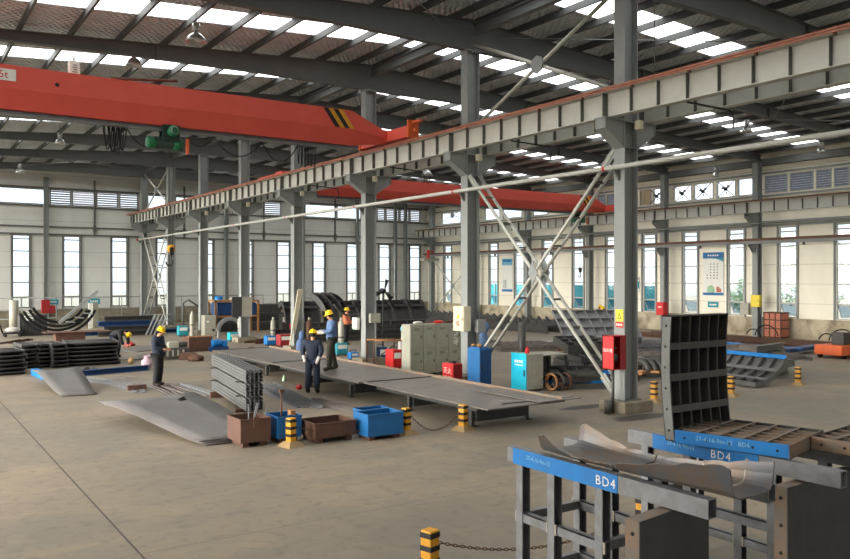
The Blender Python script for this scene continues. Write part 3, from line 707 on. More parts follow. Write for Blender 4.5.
c1 = crane('long red bridge crane girder near the camera, marked 5t, with green hoist', XL + .2, 13.75, 22.5, 8.4, 7.82, 7.33, XM - .62, 7.44, 'yellow', True, WY(171.5, 132, 22.3).x, 3.72)
q = MB(); p0 = WY(0, 80, 22.17).x - .25; p1 = WY(16, 80, 22.17).x
q.box(p0, p1, -.345, -.335, 8.0, 8.29); pl = q.build('rating_plate', 'white', c1)
text('5t', .26, ((p0 + p1) / 2 + .02, -.347, 8.14), (1, 0, 0), (0, 0, 1), 'red', pl, 'lettering')
q = MB(); q.tube([(WY(57, 82, 22.17).x, -.36, 8.05), (WY(57, 82, 22.17).x, -.31, 8.05)], .05, 10); q.build('vent_hole', 'black', c1)
xb = WY(74, 65, 22.5).x
q = MB(); q.bevbox(xb - .13, xb + .13, -.12, .12, 8.4, 8.78, .015); q.box(xb - .03, xb + .03, -.03, .03, 8.78, 8.9); bx = q.build('control_box', 'white', c1)
q = MB()
for i in range(4): q.box(xb - .06 + .02 * (i % 2), xb + .06, -.125, -.121, 8.48 + .06 * i, 8.50 + .06 * i)
q.build('box_marking', 'black', bx)
pa, pb = WY(112, 80, 22.5).x, WY(180, 76, 22.5).x
q = MB(); q.tube([(pa, .1, 8.5), (pb, .25, 8.72)], .04, 8); o = q.build('steel_tube', 'rust'); o.location = (0, 22.5, 0); tag(o, 'thin rusty tube lying on top of the near red crane girder', 'tube')
# festooned supply cables below the near crane
def loop(a, b, sag, n=8): return [Vector(a).lerp(Vector(b), i / n) + Vector((0, 0, -sag * 4 * (i / n) * (1 - i / n))) for i in range(n + 1)]
Y_ = .12; zc = 7.2
def cable(a, b_, sag, r=.018): q = MB(); q.tube(loop(a, b_, sag, 12), r, 6); q.build('festoon_cable', 'rubber', c1)
xs = [WY(a, 130, 22.6).x for a in (103, 108, 113, 118, 122)]
for i, x in enumerate(xs[:-1]): cable((x, Y_, zc), (x + .24, Y_ + .02 * i, zc), .62 + .06 * (i % 3)); cable((x + .05, Y_ + .04, zc), (x + .16, Y_ + .04, zc), .5 + .1 * (i % 2), .015)
xe = [WY(a, 130, 22.6).x for a in (128, 162, 214, 226, 256, 262, 292)]
cable((xs[-1], Y_, zc), (xe[0], Y_, zc - .05), .02, .015); cable((xe[0], Y_, zc - .05), (xe[1], 0, 7.0), .35)
cable((WY(190, 145, 22.6).x, Y_, 7.0), (xe[2], Y_, zc), .2, .015); cable((xe[2], Y_, zc), (xe[5], Y_, zc), .5)
x = WY(298, 146, 22.6).x
for i in range(6): cable((x + .11 * i, Y_, zc), (x + .07 + .11 * i, Y_ + .03, zc), .55 + .05 * (i % 3), .016)
cable((xe[5], Y_, zc), (x, Y_, zc), .55)
c2 = crane('red bridge crane farther back, spanning to the right wall', XM + .9, 37.15, 34.8, 8.1, 7.52, 7.1, 37.0, 7.12, 'rust', True, WY(582, 222, 34.6).x, 3.42)
q = MB(); q.bevbox(XM + .45, XM + .79, -1.4, 1.4, 7.54, 7.9, .015); q.add([(XM + .7, -.26, 7.86), (XM + .7, .26, 7.86), (XM + .95, -.3, 8.1), (XM + .95, .3, 8.1), (XM + .7, -.2, 7.56), (XM + .7, .2, 7.56), (XM + .95, -.2, 7.3), (XM + .95, .2, 7.3)], [(0, 1, 3, 2), (4, 6, 7, 5), (0, 2, 6, 4), (1, 5, 7, 3), (0, 4, 5, 1), (2, 3, 7, 6)]); q.build('end_carriage', 'crane_red', c2)
# near-crane left carriage support lies outside the frame: a runway on the left wall
q = MB(); q.prof(IPROF(.3, .57, .018, .012), (XL + .55, YF, 6.77), (XL + .55, YB - .2, 6.77)); q.box(XL + .52, XL + .58, YF, YB - .2, 7.34, 7.44)
for y in FR: q.box(XL + .05, XL + .7, y - .15, y + .15, 6.5, 6.77)
struct(q.build('wall_left_runway', 'beam_paint'))
# ---- high-bay lamps
lamps = [(W(196, 40, 9.45), 'high-bay lamp above the near red crane, between the two nearest rafters', .6), (WY(134, 64, 25.6), 'small high-bay lamp just above the middle of the near red crane', .5), (W(60, 143, 9.1), 'high-bay lamp under the near red crane at left', .5),
         (W(20, 172, 8.9), 'high-bay lamp near the back wall at far left', .5), (W(747, 131, 8.9), 'high-bay lamp over the right bay, left one of two', .42), (W(821, 152, 8.7), 'high-bay lamp over the right bay, right one of two', .42),
         (WX(427, 174, 20.0), 'high-bay lamp hanging left of the column with the cream electrical box', .5), (W(716, 176, 8.6), 'high-bay lamp near the right wall fans', .45), (W(178, 146, 9.0), 'high-bay lamp behind the green hoist', .5)]
for p, lab, d in lamps:
    t = thing('high_bay_lamp', lab, 'lamp', p, group='high-bay ceiling lamps')
    q = MB(); q.lathe([(.001, .24), (.05, .24), (.06, .2), (.14, .15), (d / 2 * .72, .08), (d / 2, -.06), (d / 2 * .97, -.06), (d / 2 * .68, .07), (.12, .13), (.001, .13)], (0, 0, 0), 20); q.build('reflector', 'alu', t)
    q = MB(); q.lathe([(.001, .44), (.09, .44), (.1, .42), (.1, .26), (.07, .24), (.001, .24)], (0, 0, 0), 14); q.build('ballast_housing', 'alu', t)
    q = MB(); q.sphere((0, 0, .04), .06, 10, 6, (1, 1, 1.4)); q.build('bulb', 'white', t)
    q = MB(); q.tube([(0, 0, .44), (0, 0, max(.5, ROOF(p.x) - p.z - .05))], .008, 5); q.build('suspension_wire', 'dark_steel', t)
# ---- ventilation fans in the upper right windows
fl = ['wall fan in the upper right window nearest the plain white pane', 'wall fan in the middle of the three upper right windows', 'wall fan in the upper right window just right of the wall column', 'wall fan left of the wall column, beside the boarded panel']
for i, (a, c) in enumerate(fan_spots):
    t = thing('wall_fan', fl[i], 'fan', (XR - .06, (a + c) / 2, (SZ0 + SZ1) / 2), group='upper wall fans')
    q = MB(); q.lathe([(.001, -.1), (.08, -.1), (.1, -.06), (.1, .04), (.001, .04)], (0, 0, 0), 12, 'x'); q.build('motor', 'black', t)
    for k in range(4):
        an = math.pi / 4 + k * math.pi / 2; q = MB(); q.bar((.03, .1 * math.cos(an), .1 * math.sin(an)), (.03, .72 * math.cos(an), .6 * math.sin(an)), .035); q.build('strut', 'black', t)
    for k in range(3):
        an = k * 2.094 + .4; r0, r1 = .1, .28; q = MB()
        P = lambda r, da, dx: (dx, r * math.cos(an + da), r * math.sin(an + da))
        q.sheet([[P(r0, -.3, -.03), P(r0, .3, .03)], [P(r1, -.35, -.05), P(r1, .25, .04)]], .006); q.build('blade', 'louver_grey', t)
# ---- posters and signs on the right wall
def poster(name, label, px0, py0, px1, py1):
    a, c = WX(px0, py1, XR - .06), WX(px1, py0, XR - .06); y1, y0, z0, z1 = a.y, c.y, a.z, c.z; Xp = XR - .05
    t = thing(name, label, 'poster', (Xp, y0, z0)); w, h = y1 - y0, z1 - z0
    q = MB(); q.box(-.012, .03, 0, w, 0, h); q.build('board', 'white', t)
    return t, w, h
t, w, h = poster('notice_board', 'tall white notice poster with blue header and green artwork between right wall windows', 703, 252, 723.5, 295)
def quad(t, nm, m_, u0, u1, v0, v1, d=-.016):
    q = MB(); q.box(d, -.010, u0, u1, v0, v1); return q.build(nm, m_, t)
quad(t, 'header_band', 'sign_blue', 0, w, h * .86, h, -.02); q = MB(); q.add([(-.02, 0, h * .86), (-.02, 0, h * .78), (-.02, w * .35, h * .85), (-.02, w * .6, h * .86)], [(0, 1, 2, 3)]); q.build('header_curve', 'teal', t)
q = MB()
for i in range(5): q.box(-.024, -.02, w * (.25 + .11 * i), w * (.32 + .11 * i), h * .91, h * .945)
q.build('header_lettering', 'white', t)
q = MB()
for r in range(6):
    for c in range(3 if r > 1 else 4): q.cbox((-.015, w * (.3 + .16 * c), h * (.4 + .065 * r)), (.008, w * .06, h * .022))
q.build('text_marks', 'dark_steel', t)
quad(t, 'footer_band', 'sign_blue', 0, w, 0, h * .06, -.02)
q = MB(); q.lathe([(.001, -.014), (w * .2, -.014), (w * .2, -.010), (.001, -.010)], (0, w * .62, h * .12), 16, 'x'); q.build('green_artwork', 'leaf', t)
q = MB(); q.box(-.018, -.01, w * .2, w * .34, h * .07, h * .2); q.box(-.018, -.01, w * .1, w * .2, h * .07, h * .16); q.build('building_artwork', 'crate_pink', t)
t, w, h = poster('notice_board', 'tall pale poster with blue header seen left of the cross brace gusset', 502, 258.5, 512.3, 291.5)
quad(t, 'header_band', 'sky_blue', 0, w, h * .8, h, -.02); quad(t, 'header_dark', 'sign_blue', w * .1, w * .9, h * .9, h * .97, -.024); quad(t, 'footer_band', 'sign_blue', 0, w, 0, h * .07, -.02)
q = MB()
for u in (.62, .8): q.box(-.018, -.01, w * u - .03, w * u + .03, h * .1, h * .36)
q.build('pillar_artwork', 'black', t)
def small_sign(label, X, px0, py0, px1, py1, m_='teal', plane='x'):
    if plane == 'x':
        a, c = WX(px0, py1, X), WX(px1, py0, X); t = thing('wall_sign', label, 'sign', (X, c.y, a.z)); w, h = a.y - c.y, c.z - a.z
        q = MB(); q.box(-.015, .03, 0, w, 0, h); q.build('board', m_, t); q = MB()
        for i in range(4): q.box(-.02, -.015, w * (.15 + .18 * i), w * (.28 + .18 * i), h * .4, h * .66)
        q.build('lettering', 'white', t)
    else:
        a, c = WY(px0, py1, X), WY(px1, py0, X); t = thing('wall_sign', label, 'sign', (a.x, X, a.z)); w, h = c.x - a.x, c.z - a.z
        q = MB(); q.box(0, w, -.015, .03, 0, h); q.build('board', m_, t); q = MB()
        for i in range(4): q.box(w * (.15 + .18 * i), w * (.28 + .18 * i), -.02, -.015, h * .35, h * .65)
        q.build('lettering', 'white', t)
    return t
small_sign('small teal sign with white lettering below the green-artwork poster', XR - .05, 708, 307.5, 718, 301.5)
small_sign('teal sign board at the back wall railing, left of two', 55.0, 47.5, 304.5, 58.5, 299.5, 'teal', 'y')
small_sign('teal sign board at the back wall railing, right of two', 55.0, 88.5, 304, 100, 298.5, 'teal', 'y')
t = thing('red_vest_sign', 'tall blue and white safety sign strip behind the hydrant-cabinet column', 'sign', (XR - .06, WX(638.5, 290, XR).y, 2.2))
q = MB(); q.box(-.012, .03, -.12, .12, 0, 1.0); q.build('board', 'white', t); q = MB(); q.box(-.016, -.012, -.12, .12, .25, .7); q.build('blue_field', 'teal', t); q = MB(); q.sphere((-.02, 0, .85), .08, 8, 6, (.2, 1, 1)); q.build('red_emblem', 'red', t)
# ---- electrical boxes
def ebox(name, label, x, y, z, dx, dy, dz, m_, marks=None, door=True, cat='electrical box'):
    t = thing(name, label, cat, (x, y, z)); q = MB(); q.bevbox(-dx / 2, dx / 2, -dy / 2, dy / 2, 0, dz, .012); q.build('housing', m_, t)
    if door:
        q = MB(); q.bevbox(-dx / 2 - .015, -dx / 2 - .001, -dy / 2 + .02, dy / 2 - .02, .02, dz - .02, .004); d = q.build('door', m_, t)
        q = MB(); q.box(-dx / 2 - .03, -dx / 2 - .015, -dy / 2 + .05, -dy / 2 + .07, dz * .42, dz * .56); q.build('handle', 'black', d)
    return t
# cream box on the second column, facing the near bay
t = ebox('electrical_box', 'cream electrical box with warning triangle and red notice, on the column behind the blue cabinet', XM - .36, 18.72, 1.55, .26, .52, .72, 'cream')
X_ = -.13 - .017
q = MB(); q.add([(X_, -.09, .36), (X_, .09, .36), (X_, 0, .52)], [(0, 1, 2)]); q.build('warning_triangle', 'sign_yellow', t, fix=False)
q = MB(); q.box(X_ - .001, X_, -.008, .008, .40, .46); q.build('warning_bolt', 'black', t)
q = MB(); q.lathe([(.05, -.001), (.075, -.001), (.075, 0), (.05, 0)], (X_, .02, .22), 14, 'x'); q.bar((X_, -.03, .17), (X_, .07, .27), .002, .02, up=(0, 0, 1)); q.build('prohibition_mark', 'red', t)
t = ebox('switch_box', 'small grey switch box on the right side of the column with the cream electrical box', XM + .12, 18.5, 1.5, .3, .22, .38, 'steel_paint', door=False)
t = ebox('meter_box', 'white meter box with green base and indicator lights on the workbench column', XM - .33, 25.15, 1.25, .12, .34, .42, 'white', door=False)
q = MB(); q.box(-.062, -.055, -.16, .16, 0.005, .09); q.build('green_base', 'leaf', t)
q = MB()
for i in range(3): q.cbox((-.062, 0, .16 + .09 * i), (.008, .08, .04))
q.build('indicator', 'green', t)
t = ebox('switch_box', 'pale grey switch box on the right face of the workbench column', XM + .1, 24.55, 1.5, .42, .12, .34, 'machine_grey', door=False)
t = ebox('meter_box', 'yellow meter box on the right wall column above the reddish crate', 37.45, 24.62, 1.6, .22, .5, .62, 'sign_yellow', door=True)
t = ebox('switch_box', 'pale switch box left of the yellow meter box', 37.95, 25.6, 1.15, .2, .5, .62, 'machine_grey', door=False)
# warning sign on nearest column
t = thing('warning_sign', 'yellow warning sign with triangle and red strip on the nearest column', 'sign', (XM - .232, 12.8, 1.95))
q = MB(); q.box(-.006, 0, -.13, .1, 0.14, .42); q.build('yellow_plate', 'sign_yellow', t)
q = MB(); q.box(-.006, 0, -.13, .1, 0, .13); rp = q.build('red_plate', 'red', t)
q = MB()
for i in range(4): q.box(-.008, -.006, -.1 + .05 * i, -.07 + .05 * i, .04, .09)
q.build('lettering', 'white', rp)
q = MB(); q.add([(-.008, -.08, .2), (-.008, .05, .2), (-.008, -.015, .34)], [(0, 1, 2)]); q.build('triangle', 'black', t, fix=False)
q = MB(); q.add([(-.009, -.055, .213), (-.009, .025, .213), (-.009, -.015, .305)], [(0, 1, 2)]); q.build('triangle_field', 'sign_yellow', t, fix=False)
# red hydrant cabinet on the nearest column, front door swung, valve visible
t = thing('hydrant_cabinet', 'red fire hydrant cabinet mounted on the nearest column, its side open on pipework', 'fire cabinet', (13.70, 12.60, 1.0))
D, Wd, Hh = .40, .34, .78
q = MB(); q.box(0, .02, 0, Wd, 0, Hh); q.box(0, D, Wd - .02, Wd, 0, Hh); q.box(0, D, 0, Wd, 0, .02); q.box(0, D, 0, Wd, Hh - .02, Hh); q.box(D - .02, D, 0, Wd, 0, Hh); q.build('housing', 'red', t)
q = MB(); q.box(D * .55, D, -.02, 0, 0, Hh); q.build('half_door', 'red_dark', t)  # face turned from the daylight, its shade put into the darker red
q = MB(); q.tube([(.13, .17, .03), (.13, .17, .45), (.13, .05, .5)], .03, 8); q.tube([(.2, .17, .03), (.2, .17, .75)], .02, 8); q.lathe([(.01, -.02), (.09, -.02), (.09, .02), (.01, .02)], (.13, .06, .28), 12, 'y'); q.build('valve_pipe', 'dark_steel', t)
text('消火栓', .1, (-.002, Wd / 2, Hh * .56), (0, -1, 0), (0, 0, 1), 'white', t, 'lettering')
q = MB(); q.tube([(13.86, 12.76, .0), (13.86, 12.76, 1.0)], .035, 8); q.tube([(13.66, 12.72, 0), (13.66, 12.72, .3)], .09, 10); tag(q.build('riser_pipe', 'dark_steel'), 'short dark riser pipes below the nearest hydrant cabinet', 'pipe')
t = thing('hydrant_cabinet', 'small red hydrant cabinet on the right wall column', 'fire cabinet', (37.36, 30.62, .95))
q = MB(); q.bevbox(-.2, .2, -.25, .25, 0, .75, .01); q.build('housing', 'red', t); q = MB()
for i in range(3): q.box(-.206, -.2, -.12 + .09 * i, -.06 + .09 * i, .42, .52)
q.build('lettering', 'white', t); q = MB(); q.box(.0, .03, -.03, .03, -.95, 0); q.build('riser', 'dark_steel', t)
# jib/platform near the corner
t = thing('rail_service_platform', 'small blue-grey service platform with red motor near the back corner', 'platform', WX(431, 259, 37.0))
q = MB(); q.bevbox(-.9, .6, -.3, .3, -.15, .05, .02); q.build('deck', 'machine_grey', t); q = MB(); q.box(-.35, -.2, -.1, .1, .05, .75); q.bar((-.28, 0, .6), (.25, 0, .6), .1); q.build('red_motor', 'red', t)
# ================================================================ PEOPLE
def skin_mesh(verts, edges, radii, name, m_, parent, sub=1, root=0):
    me = bpy.data.meshes.new(name + '_cage'); me.from_pydata(verts, edges, []); o = bpy.data.objects.new(name + '_cage', me); COL.objects.link(o)
    md = o.modifiers.new('s', 'SKIN'); md.use_smooth_shade = True
    for i, r in enumerate(radii):
        sv = me.skin_vertices[0].data[i]; sv.radius = r if isinstance(r, tuple) else (r, r); sv.use_root = (i == root)
    o.modifiers.new('u', 'SUBSURF').levels = sub; o.modifiers['u'].render_levels = sub
    dg = bpy.context.evaluated_depsgraph_get(); new = bpy.data.meshes.new_from_object(o.evaluated_get(dg))
    bpy.data.objects.remove(o); bpy.data.meshes.remove(me)
    new.name = name; new.materials.clear(); new.materials.append(MATS[m_]); new.polygons.foreach_set('use_smooth', [True] * len(new.polygons))
    r = bpy.data.objects.new(name, new); COL.objects.link(r)
    if parent is not None: r.parent = parent
    return r
STAND = dict(pelvis=(0, 0, .93), waist=(0, 0, 1.08), chest=(0, 0, 1.28), neck=(0, .01, 1.44), head=(0, .03, 1.53), crown=(0, .03, 1.66), face=(0, 1, 0),
             sl=(-.185, 0, 1.39), sr=(.185, 0, 1.39), el=(-.25, -.03, 1.12), er=(.25, -.03, 1.12), wl=(-.24, .08, .90), wr=(.24, .08, .90),
             hl=(-.09, 0, .88), hr=(.09, 0, .88), kl=(-.1, .02, .49), kr=(.1, .02, .49), al=(-.1, -.03, .09), ar=(.1, -.03, .09), tl=(-.115, .15, .04), tr=(.115, .15, .04), hd=(0, 0, -1))
def person(label, loc, rz, pose, jacket, trousers, boots='boot', gloves=None, helmet='helmet_yellow', scale=1.0, sleeves=True, on='floor'):
    P = dict(STAND); P.update(pose); V = {k: Vector(v) for k, v in P.items()}
    t = thing('person', label, 'person', loc, rz)
    t.scale = (scale,) * 3
    fdir = V['face'].normalized(); hc = (V['head'] + V['crown']) / 2; hax = (V['crown'] - V['head']).normalized()
    names = ['pelvis', 'waist', 'chest', 'neck', 'head', 'crown', 'sl', 'el', 'wl', 'sr', 'er', 'wr', 'hl', 'kl', 'al', 'tl', 'hr', 'kr', 'ar', 'tr']
    vs = [V[n] for n in names]; ix = {n: i for i, n in enumerate(names)}
    rd = [.09, .09, .11, .05, .075, .075, .06, .042, .028, .06, .042, .028, .085, .06, .042, .035, .085, .06, .042, .035]
    ed = [(ix[a], ix[b]) for a, b in (('pelvis', 'waist'), ('waist', 'chest'), ('chest', 'neck'), ('neck', 'head'), ('head', 'crown'), ('chest', 'sl'), ('sl', 'el'), ('el', 'wl'), ('chest', 'sr'), ('sr', 'er'), ('er', 'wr'), ('pelvis', 'hl'), ('hl', 'kl'), ('kl', 'al'), ('al', 'tl'), ('pelvis', 'hr'), ('hr', 'kr'), ('kr', 'ar'), ('ar', 'tr'))]
    def addv(p, r, link): vs.append(Vector(p)); rd.append(r); ed.append((link, len(vs) - 1)); return len(vs) - 1
    # nose, chin and ears
    mid = V['head'].lerp(V['crown'], .35); i = addv(mid + fdir * .085, .016, ix['head']); addv(V['head'] + fdir * .06 - hax * .035, .03, ix['head'])
    side = fdir.cross(hax).normalized()
    # hands: palm plus five unequal bent fingers
    for e_, w_, s in (('el', 'wl', -1), ('er', 'wr', 1)):
        d = (V[w_] - V[e_]).normalized(); sd = d.cross(Vector((0, 0, 1)) if abs(d.z) < .95 else Vector((0, 1, 0))).normalized(); cu = d.cross(sd).normalized()
        if cu.dot(fdir) > 0: cu = -cu
        palm = addv(V[w_] + d * .055, (.036, .022), ix[w_])
        for k, (off, ln) in enumerate(((-.03, .062), (-.01, .074), (.011, .068), (.031, .052))):
            a = addv(V[w_] + d * .095 + sd * off, .0095, palm); b = addv(vs[a] + d * ln * .5 - cu * .008, .0088, a); addv(vs[b] + d * ln * .42 - cu * .025, .0078, b)
        a = addv(V[w_] + d * .05 + sd * -.045, .011, palm); addv(vs[a] + d * .04 - sd * .012 - cu * .01, .0095, a)
    body = skin_mesh([tuple(v) for v in vs], ed, rd, 'body', 'skin', t, 1)
    # face details
    q = MB()
    for s in (-1, 1): q.sphere(mid + fdir * .074 + side * (.03 * s) + hax * .012, .011, 8, 6)
    q.build('eyes', 'black', t)
    # clothing
    jn = ['pelvis', 'waist', 'chest', 'nk', 'sl', 'el', 'cl', 'sr', 'er', 'cr']; J = dict(V); J['nk'] = V['chest'].lerp(V['neck'], .82); J['cl'] = V['el'].lerp(V['wl'], .9 if sleeves else .15); J['cr'] = V['er'].lerp(V['wr'], .9 if sleeves else .15)
    J['pelvis'] = V['pelvis'] + (V['pelvis'] - V['waist']).normalized() * .15
    jx = {n: i for i, n in enumerate(jn)}
    je = [(jx[a], jx[b]) for a, b in (('pelvis', 'waist'), ('waist', 'chest'), ('chest', 'nk'), ('chest', 'sl'), ('sl', 'el'), ('el', 'cl'), ('chest', 'sr'), ('sr', 'er'), ('er', 'cr'))]
    skin_mesh([tuple(J[n]) for n in jn], je, [(.205, .185), (.185, .165), (.2, .165), (.085, .085), .1, .078, .06, .1, .078, .06], 'jacket', jacket, t, 1)
    tn = ['pelvis', 'hl', 'kl', 'cl', 'hr', 'kr', 'cr']; T = dict(V); T['cl'] = V['kl'].lerp(V['al'], 1.0); T['cr'] = V['kr'].lerp(V['ar'], 1.0); T['pelvis'] = V['pelvis'] + Vector((0, 0, .02))
    tx = {n: i for i, n in enumerate(tn)}
    skin_mesh([tuple(T[n]) for n in tn], [(tx[a], tx[b]) for a, b in (('pelvis', 'hl'), ('hl', 'kl'), ('kl', 'cl'), ('pelvis', 'hr'), ('hr', 'kr'), ('kr', 'cr'))], [(.14, .125), .13, .1, .085, .13, .1, .085], 'trousers', trousers, t, 1)
    for a_, t_ in (('al', 'tl'), ('ar', 'tr')):
        A, T2 = V[a_], V[t_]; skin_mesh([tuple(A + Vector((0, 0, .1))), tuple(A + (A - T2) * .28 + Vector((0, 0, -.02))), tuple(A.lerp(T2, .55)), tuple(T2)], [(0, 1), (1, 2), (2, 3)], [.075, .062, .065, .055], 'boot', boots, t, 1)
    # helmet: dome, brim and peak, tilted with the head; hair below it
    R = Matrix((side, fdir - hax * fdir.dot(hax), hax)).transposed().to_4x4(); R = R @ Matrix.Scale(.93, 4); R.translation = V['head'].lerp(V['crown'], .62)
    q = MB(); q.T = R
    q.lathe([(.118, -.01), (.135, -.015), (.135, -.005), (.125, .002), (.122, .04), (.105, .085), (.07, .115), (.001, .128)], (0, 0, .012), 18)
    q.sheet([[(-.09, .09, .0), (-.05, .115, .004), (0, .125, .006), (.05, .115, .004), (.09, .09, .0)], [(-.08, .12, -.012), (-.05, .155, -.012), (0, .172, -.012), (.05, .155, -.012), (.08, .12, -.012)]], .006)
    q.box(-.02, .02, -.1, .1, .118, .135); q.build('helmet', helmet, t)
    q = MB(); q.T = R; q.lathe([(.085, -.075), (.1, -.05), (.108, 0)], (0, -.012, .0), 14); h = MB()
    h.T = R; h.sphere((0, -.022, -.015), .098, 12, 8, (1, .95, .95)); h.build('hair', 'hair', t)
    if gloves:
        for e_, w_ in (('el', 'wl'), ('er', 'wr')):
            d = (V[w_] - V[e_]).normalized(); q = MB(); q.tube([V[w_] - d * .05, V[w_] + d * .02, V[w_] + d * .10, V[w_] + d * .15], .05, 8, r2=.03); q.build('glove', gloves, t)
    return t
def face_to(dx, dy): return math.atan2(-dx, dy)           # local +Y is the way the person faces
p = W(158, 386.5); VIEW = Vector((SA, CA)); RIGHT = Vector((CA, -SA))
# standing worker on the rails, turned towards the right of the picture, looking at a phone in his hands
d = RIGHT * .95 + VIEW * -.15
person('worker in dark blue jacket and yellow helmet standing alone on loose strips, head bowed', p, face_to(d.x, d.y), dict(head=(0, .06, 1.52), crown=(0, .11, 1.64), face=(0, .86, -.5), neck=(0, .03, 1.44), el=(-.23, .02, 1.13), er=(.23, .02, 1.13), wl=(-.1, .24, 1.08), wr=(.1, .24, 1.08), tl=(-.12, .14, .04)), 'navy', 'trousers_black', scale=1.0)
# worker with his back to the camera
d = VIEW * 1.0 + RIGHT * .12
person('worker in navy overalls seen from behind, holding pale gloves, in front of the steel table', W(312.5, 393), face_to(d.x, d.y), dict(el=(-.27, -.05, 1.14), er=(.27, -.05, 1.14), wl=(-.2, -.16, .98), wr=(.2, -.14, .95), crown=(0, .07, 1.65), face=(0, .9, -.3), tl=(-.14, .12, .04), tr=(.14, .12, .04), kl=(-.12, .02, .49), kr=(.12, .02, .49), al=(-.13, -.03, .09), ar=(.13, -.03, .09)), 'navy', 'navy', gloves='white_cloth', scale=.99)
# worker on the steel table, turned to the left
d = RIGHT * -.85 + VIEW * -.25; pt = W(331.5, 370.5, .5)
person('worker in denim vest and black trousers standing on the steel table, facing left', (pt.x, pt.y, .5), face_to(d.x, d.y), dict(head=(0, .05, 1.53), crown=(0, .08, 1.655), face=(0, .95, -.25), el=(-.25, .04, 1.14), er=(.25, .04, 1.14), wl=(-.12, .27, 1.1), wr=(.14, .28, 1.12), kl=(-.12, .08, .5), al=(-.14, .1, .09), tl=(-.15, .28, .04), kr=(.12, -.04, .49), ar=(.13, -.14, .09), tr=(.15, .04, .04)), 'denim', 'trousers_olive', gloves='white_cloth', scale=.98)
# orange-shirted worker far behind the table
d = RIGHT * .9 + VIEW * -.2
person('worker in orange shirt and yellow-green helmet behind the table, near the dark formwork', W(346, 345), face_to(d.x, d.y), dict(el=(-.24, .06, 1.14), er=(.24, .06, 1.14), wl=(-.15, .26, 1.02), wr=(.15, .26, 1.02)), 'orange_shirt', 'trousers_black', sleeves=True, scale=1.0)
# bending worker at the stacks
d = RIGHT * .9 + VIEW * -.3
bend = dict(pelvis=(0, -.1, .86), waist=(0, .06, .97), chest=(0, .25, 1.0), neck=(0, .42, .96), head=(0, .5, .93), crown=(0, .62, .9), face=(0, .35, -1), sl=(-.18, .33, 1.0), sr=(.18, .33, 1.0), el=(-.2, .4, .72), er=(.2, .4, .72), wl=(-.14, .46, .48), wr=(.14, .46, .48), hl=(-.09, -.08, .82), hr=(.09, -.08, .82), kl=(-.1, .05, .46), kr=(.1, .05, .46))
person('worker in dark clothes and yellow helmet bending low beside the stacked panels', W(116, 357.5), face_to(d.x, d.y), bend, 'trousers_black', 'navy', scale=1.0)
squat = dict(pelvis=(0, -.1, .32), waist=(0, -.02, .46), chest=(0, .12, .62), neck=(0, .2, .76), head=(0, .25, .83), crown=(0, .3, .94), face=(0, .9, -.6), sl=(-.18, .12, .7), sr=(.18, .12, .7), el=(-.24, .32, .5), er=(.24, .32, .5), wl=(-.12, .48, .4), wr=(.12, .48, .4), hl=(-.1, -.08, .3), hr=(.1, -.08, .3), kl=(-.16, .3, .48), kr=(.16, .3, .48), al=(-.14, .05, .09), ar=(.14, .05, .09), tl=(-.15, .22, .04), tr=(.15, .22, .04))
pk = W(602, 327); q = MB(); q.box(-1.2, 1.2, -.7, .7, 0, .24); o = q.build('steel_platform', 'dark_steel'); o.location = (pk.x, pk.y, 0); o.rotation_euler = (0, 0, -A0); tag(o, 'low dark steel block under the two squatting workers', 'block'); SQZ = .24
d = RIGHT * -.8 - VIEW * .3; ps = W(607, 327.3)
person('squatting worker in white shirt and yellow helmet on the far formwork pile', (ps.x, ps.y, SQZ), face_to(d.x, d.y), squat, 'white_cloth', 'trousers_black', scale=1.05)
d = RIGHT * .6 - VIEW * .5; ps = W(596, 326)
person('squatting worker in dark grey clothes and yellow helmet beside the white-shirted one', (ps.x, ps.y, SQZ), face_to(d.x, d.y), dict(squat, crown=(0, .28, .95)), 'navy', 'trousers_black', scale=1.1)
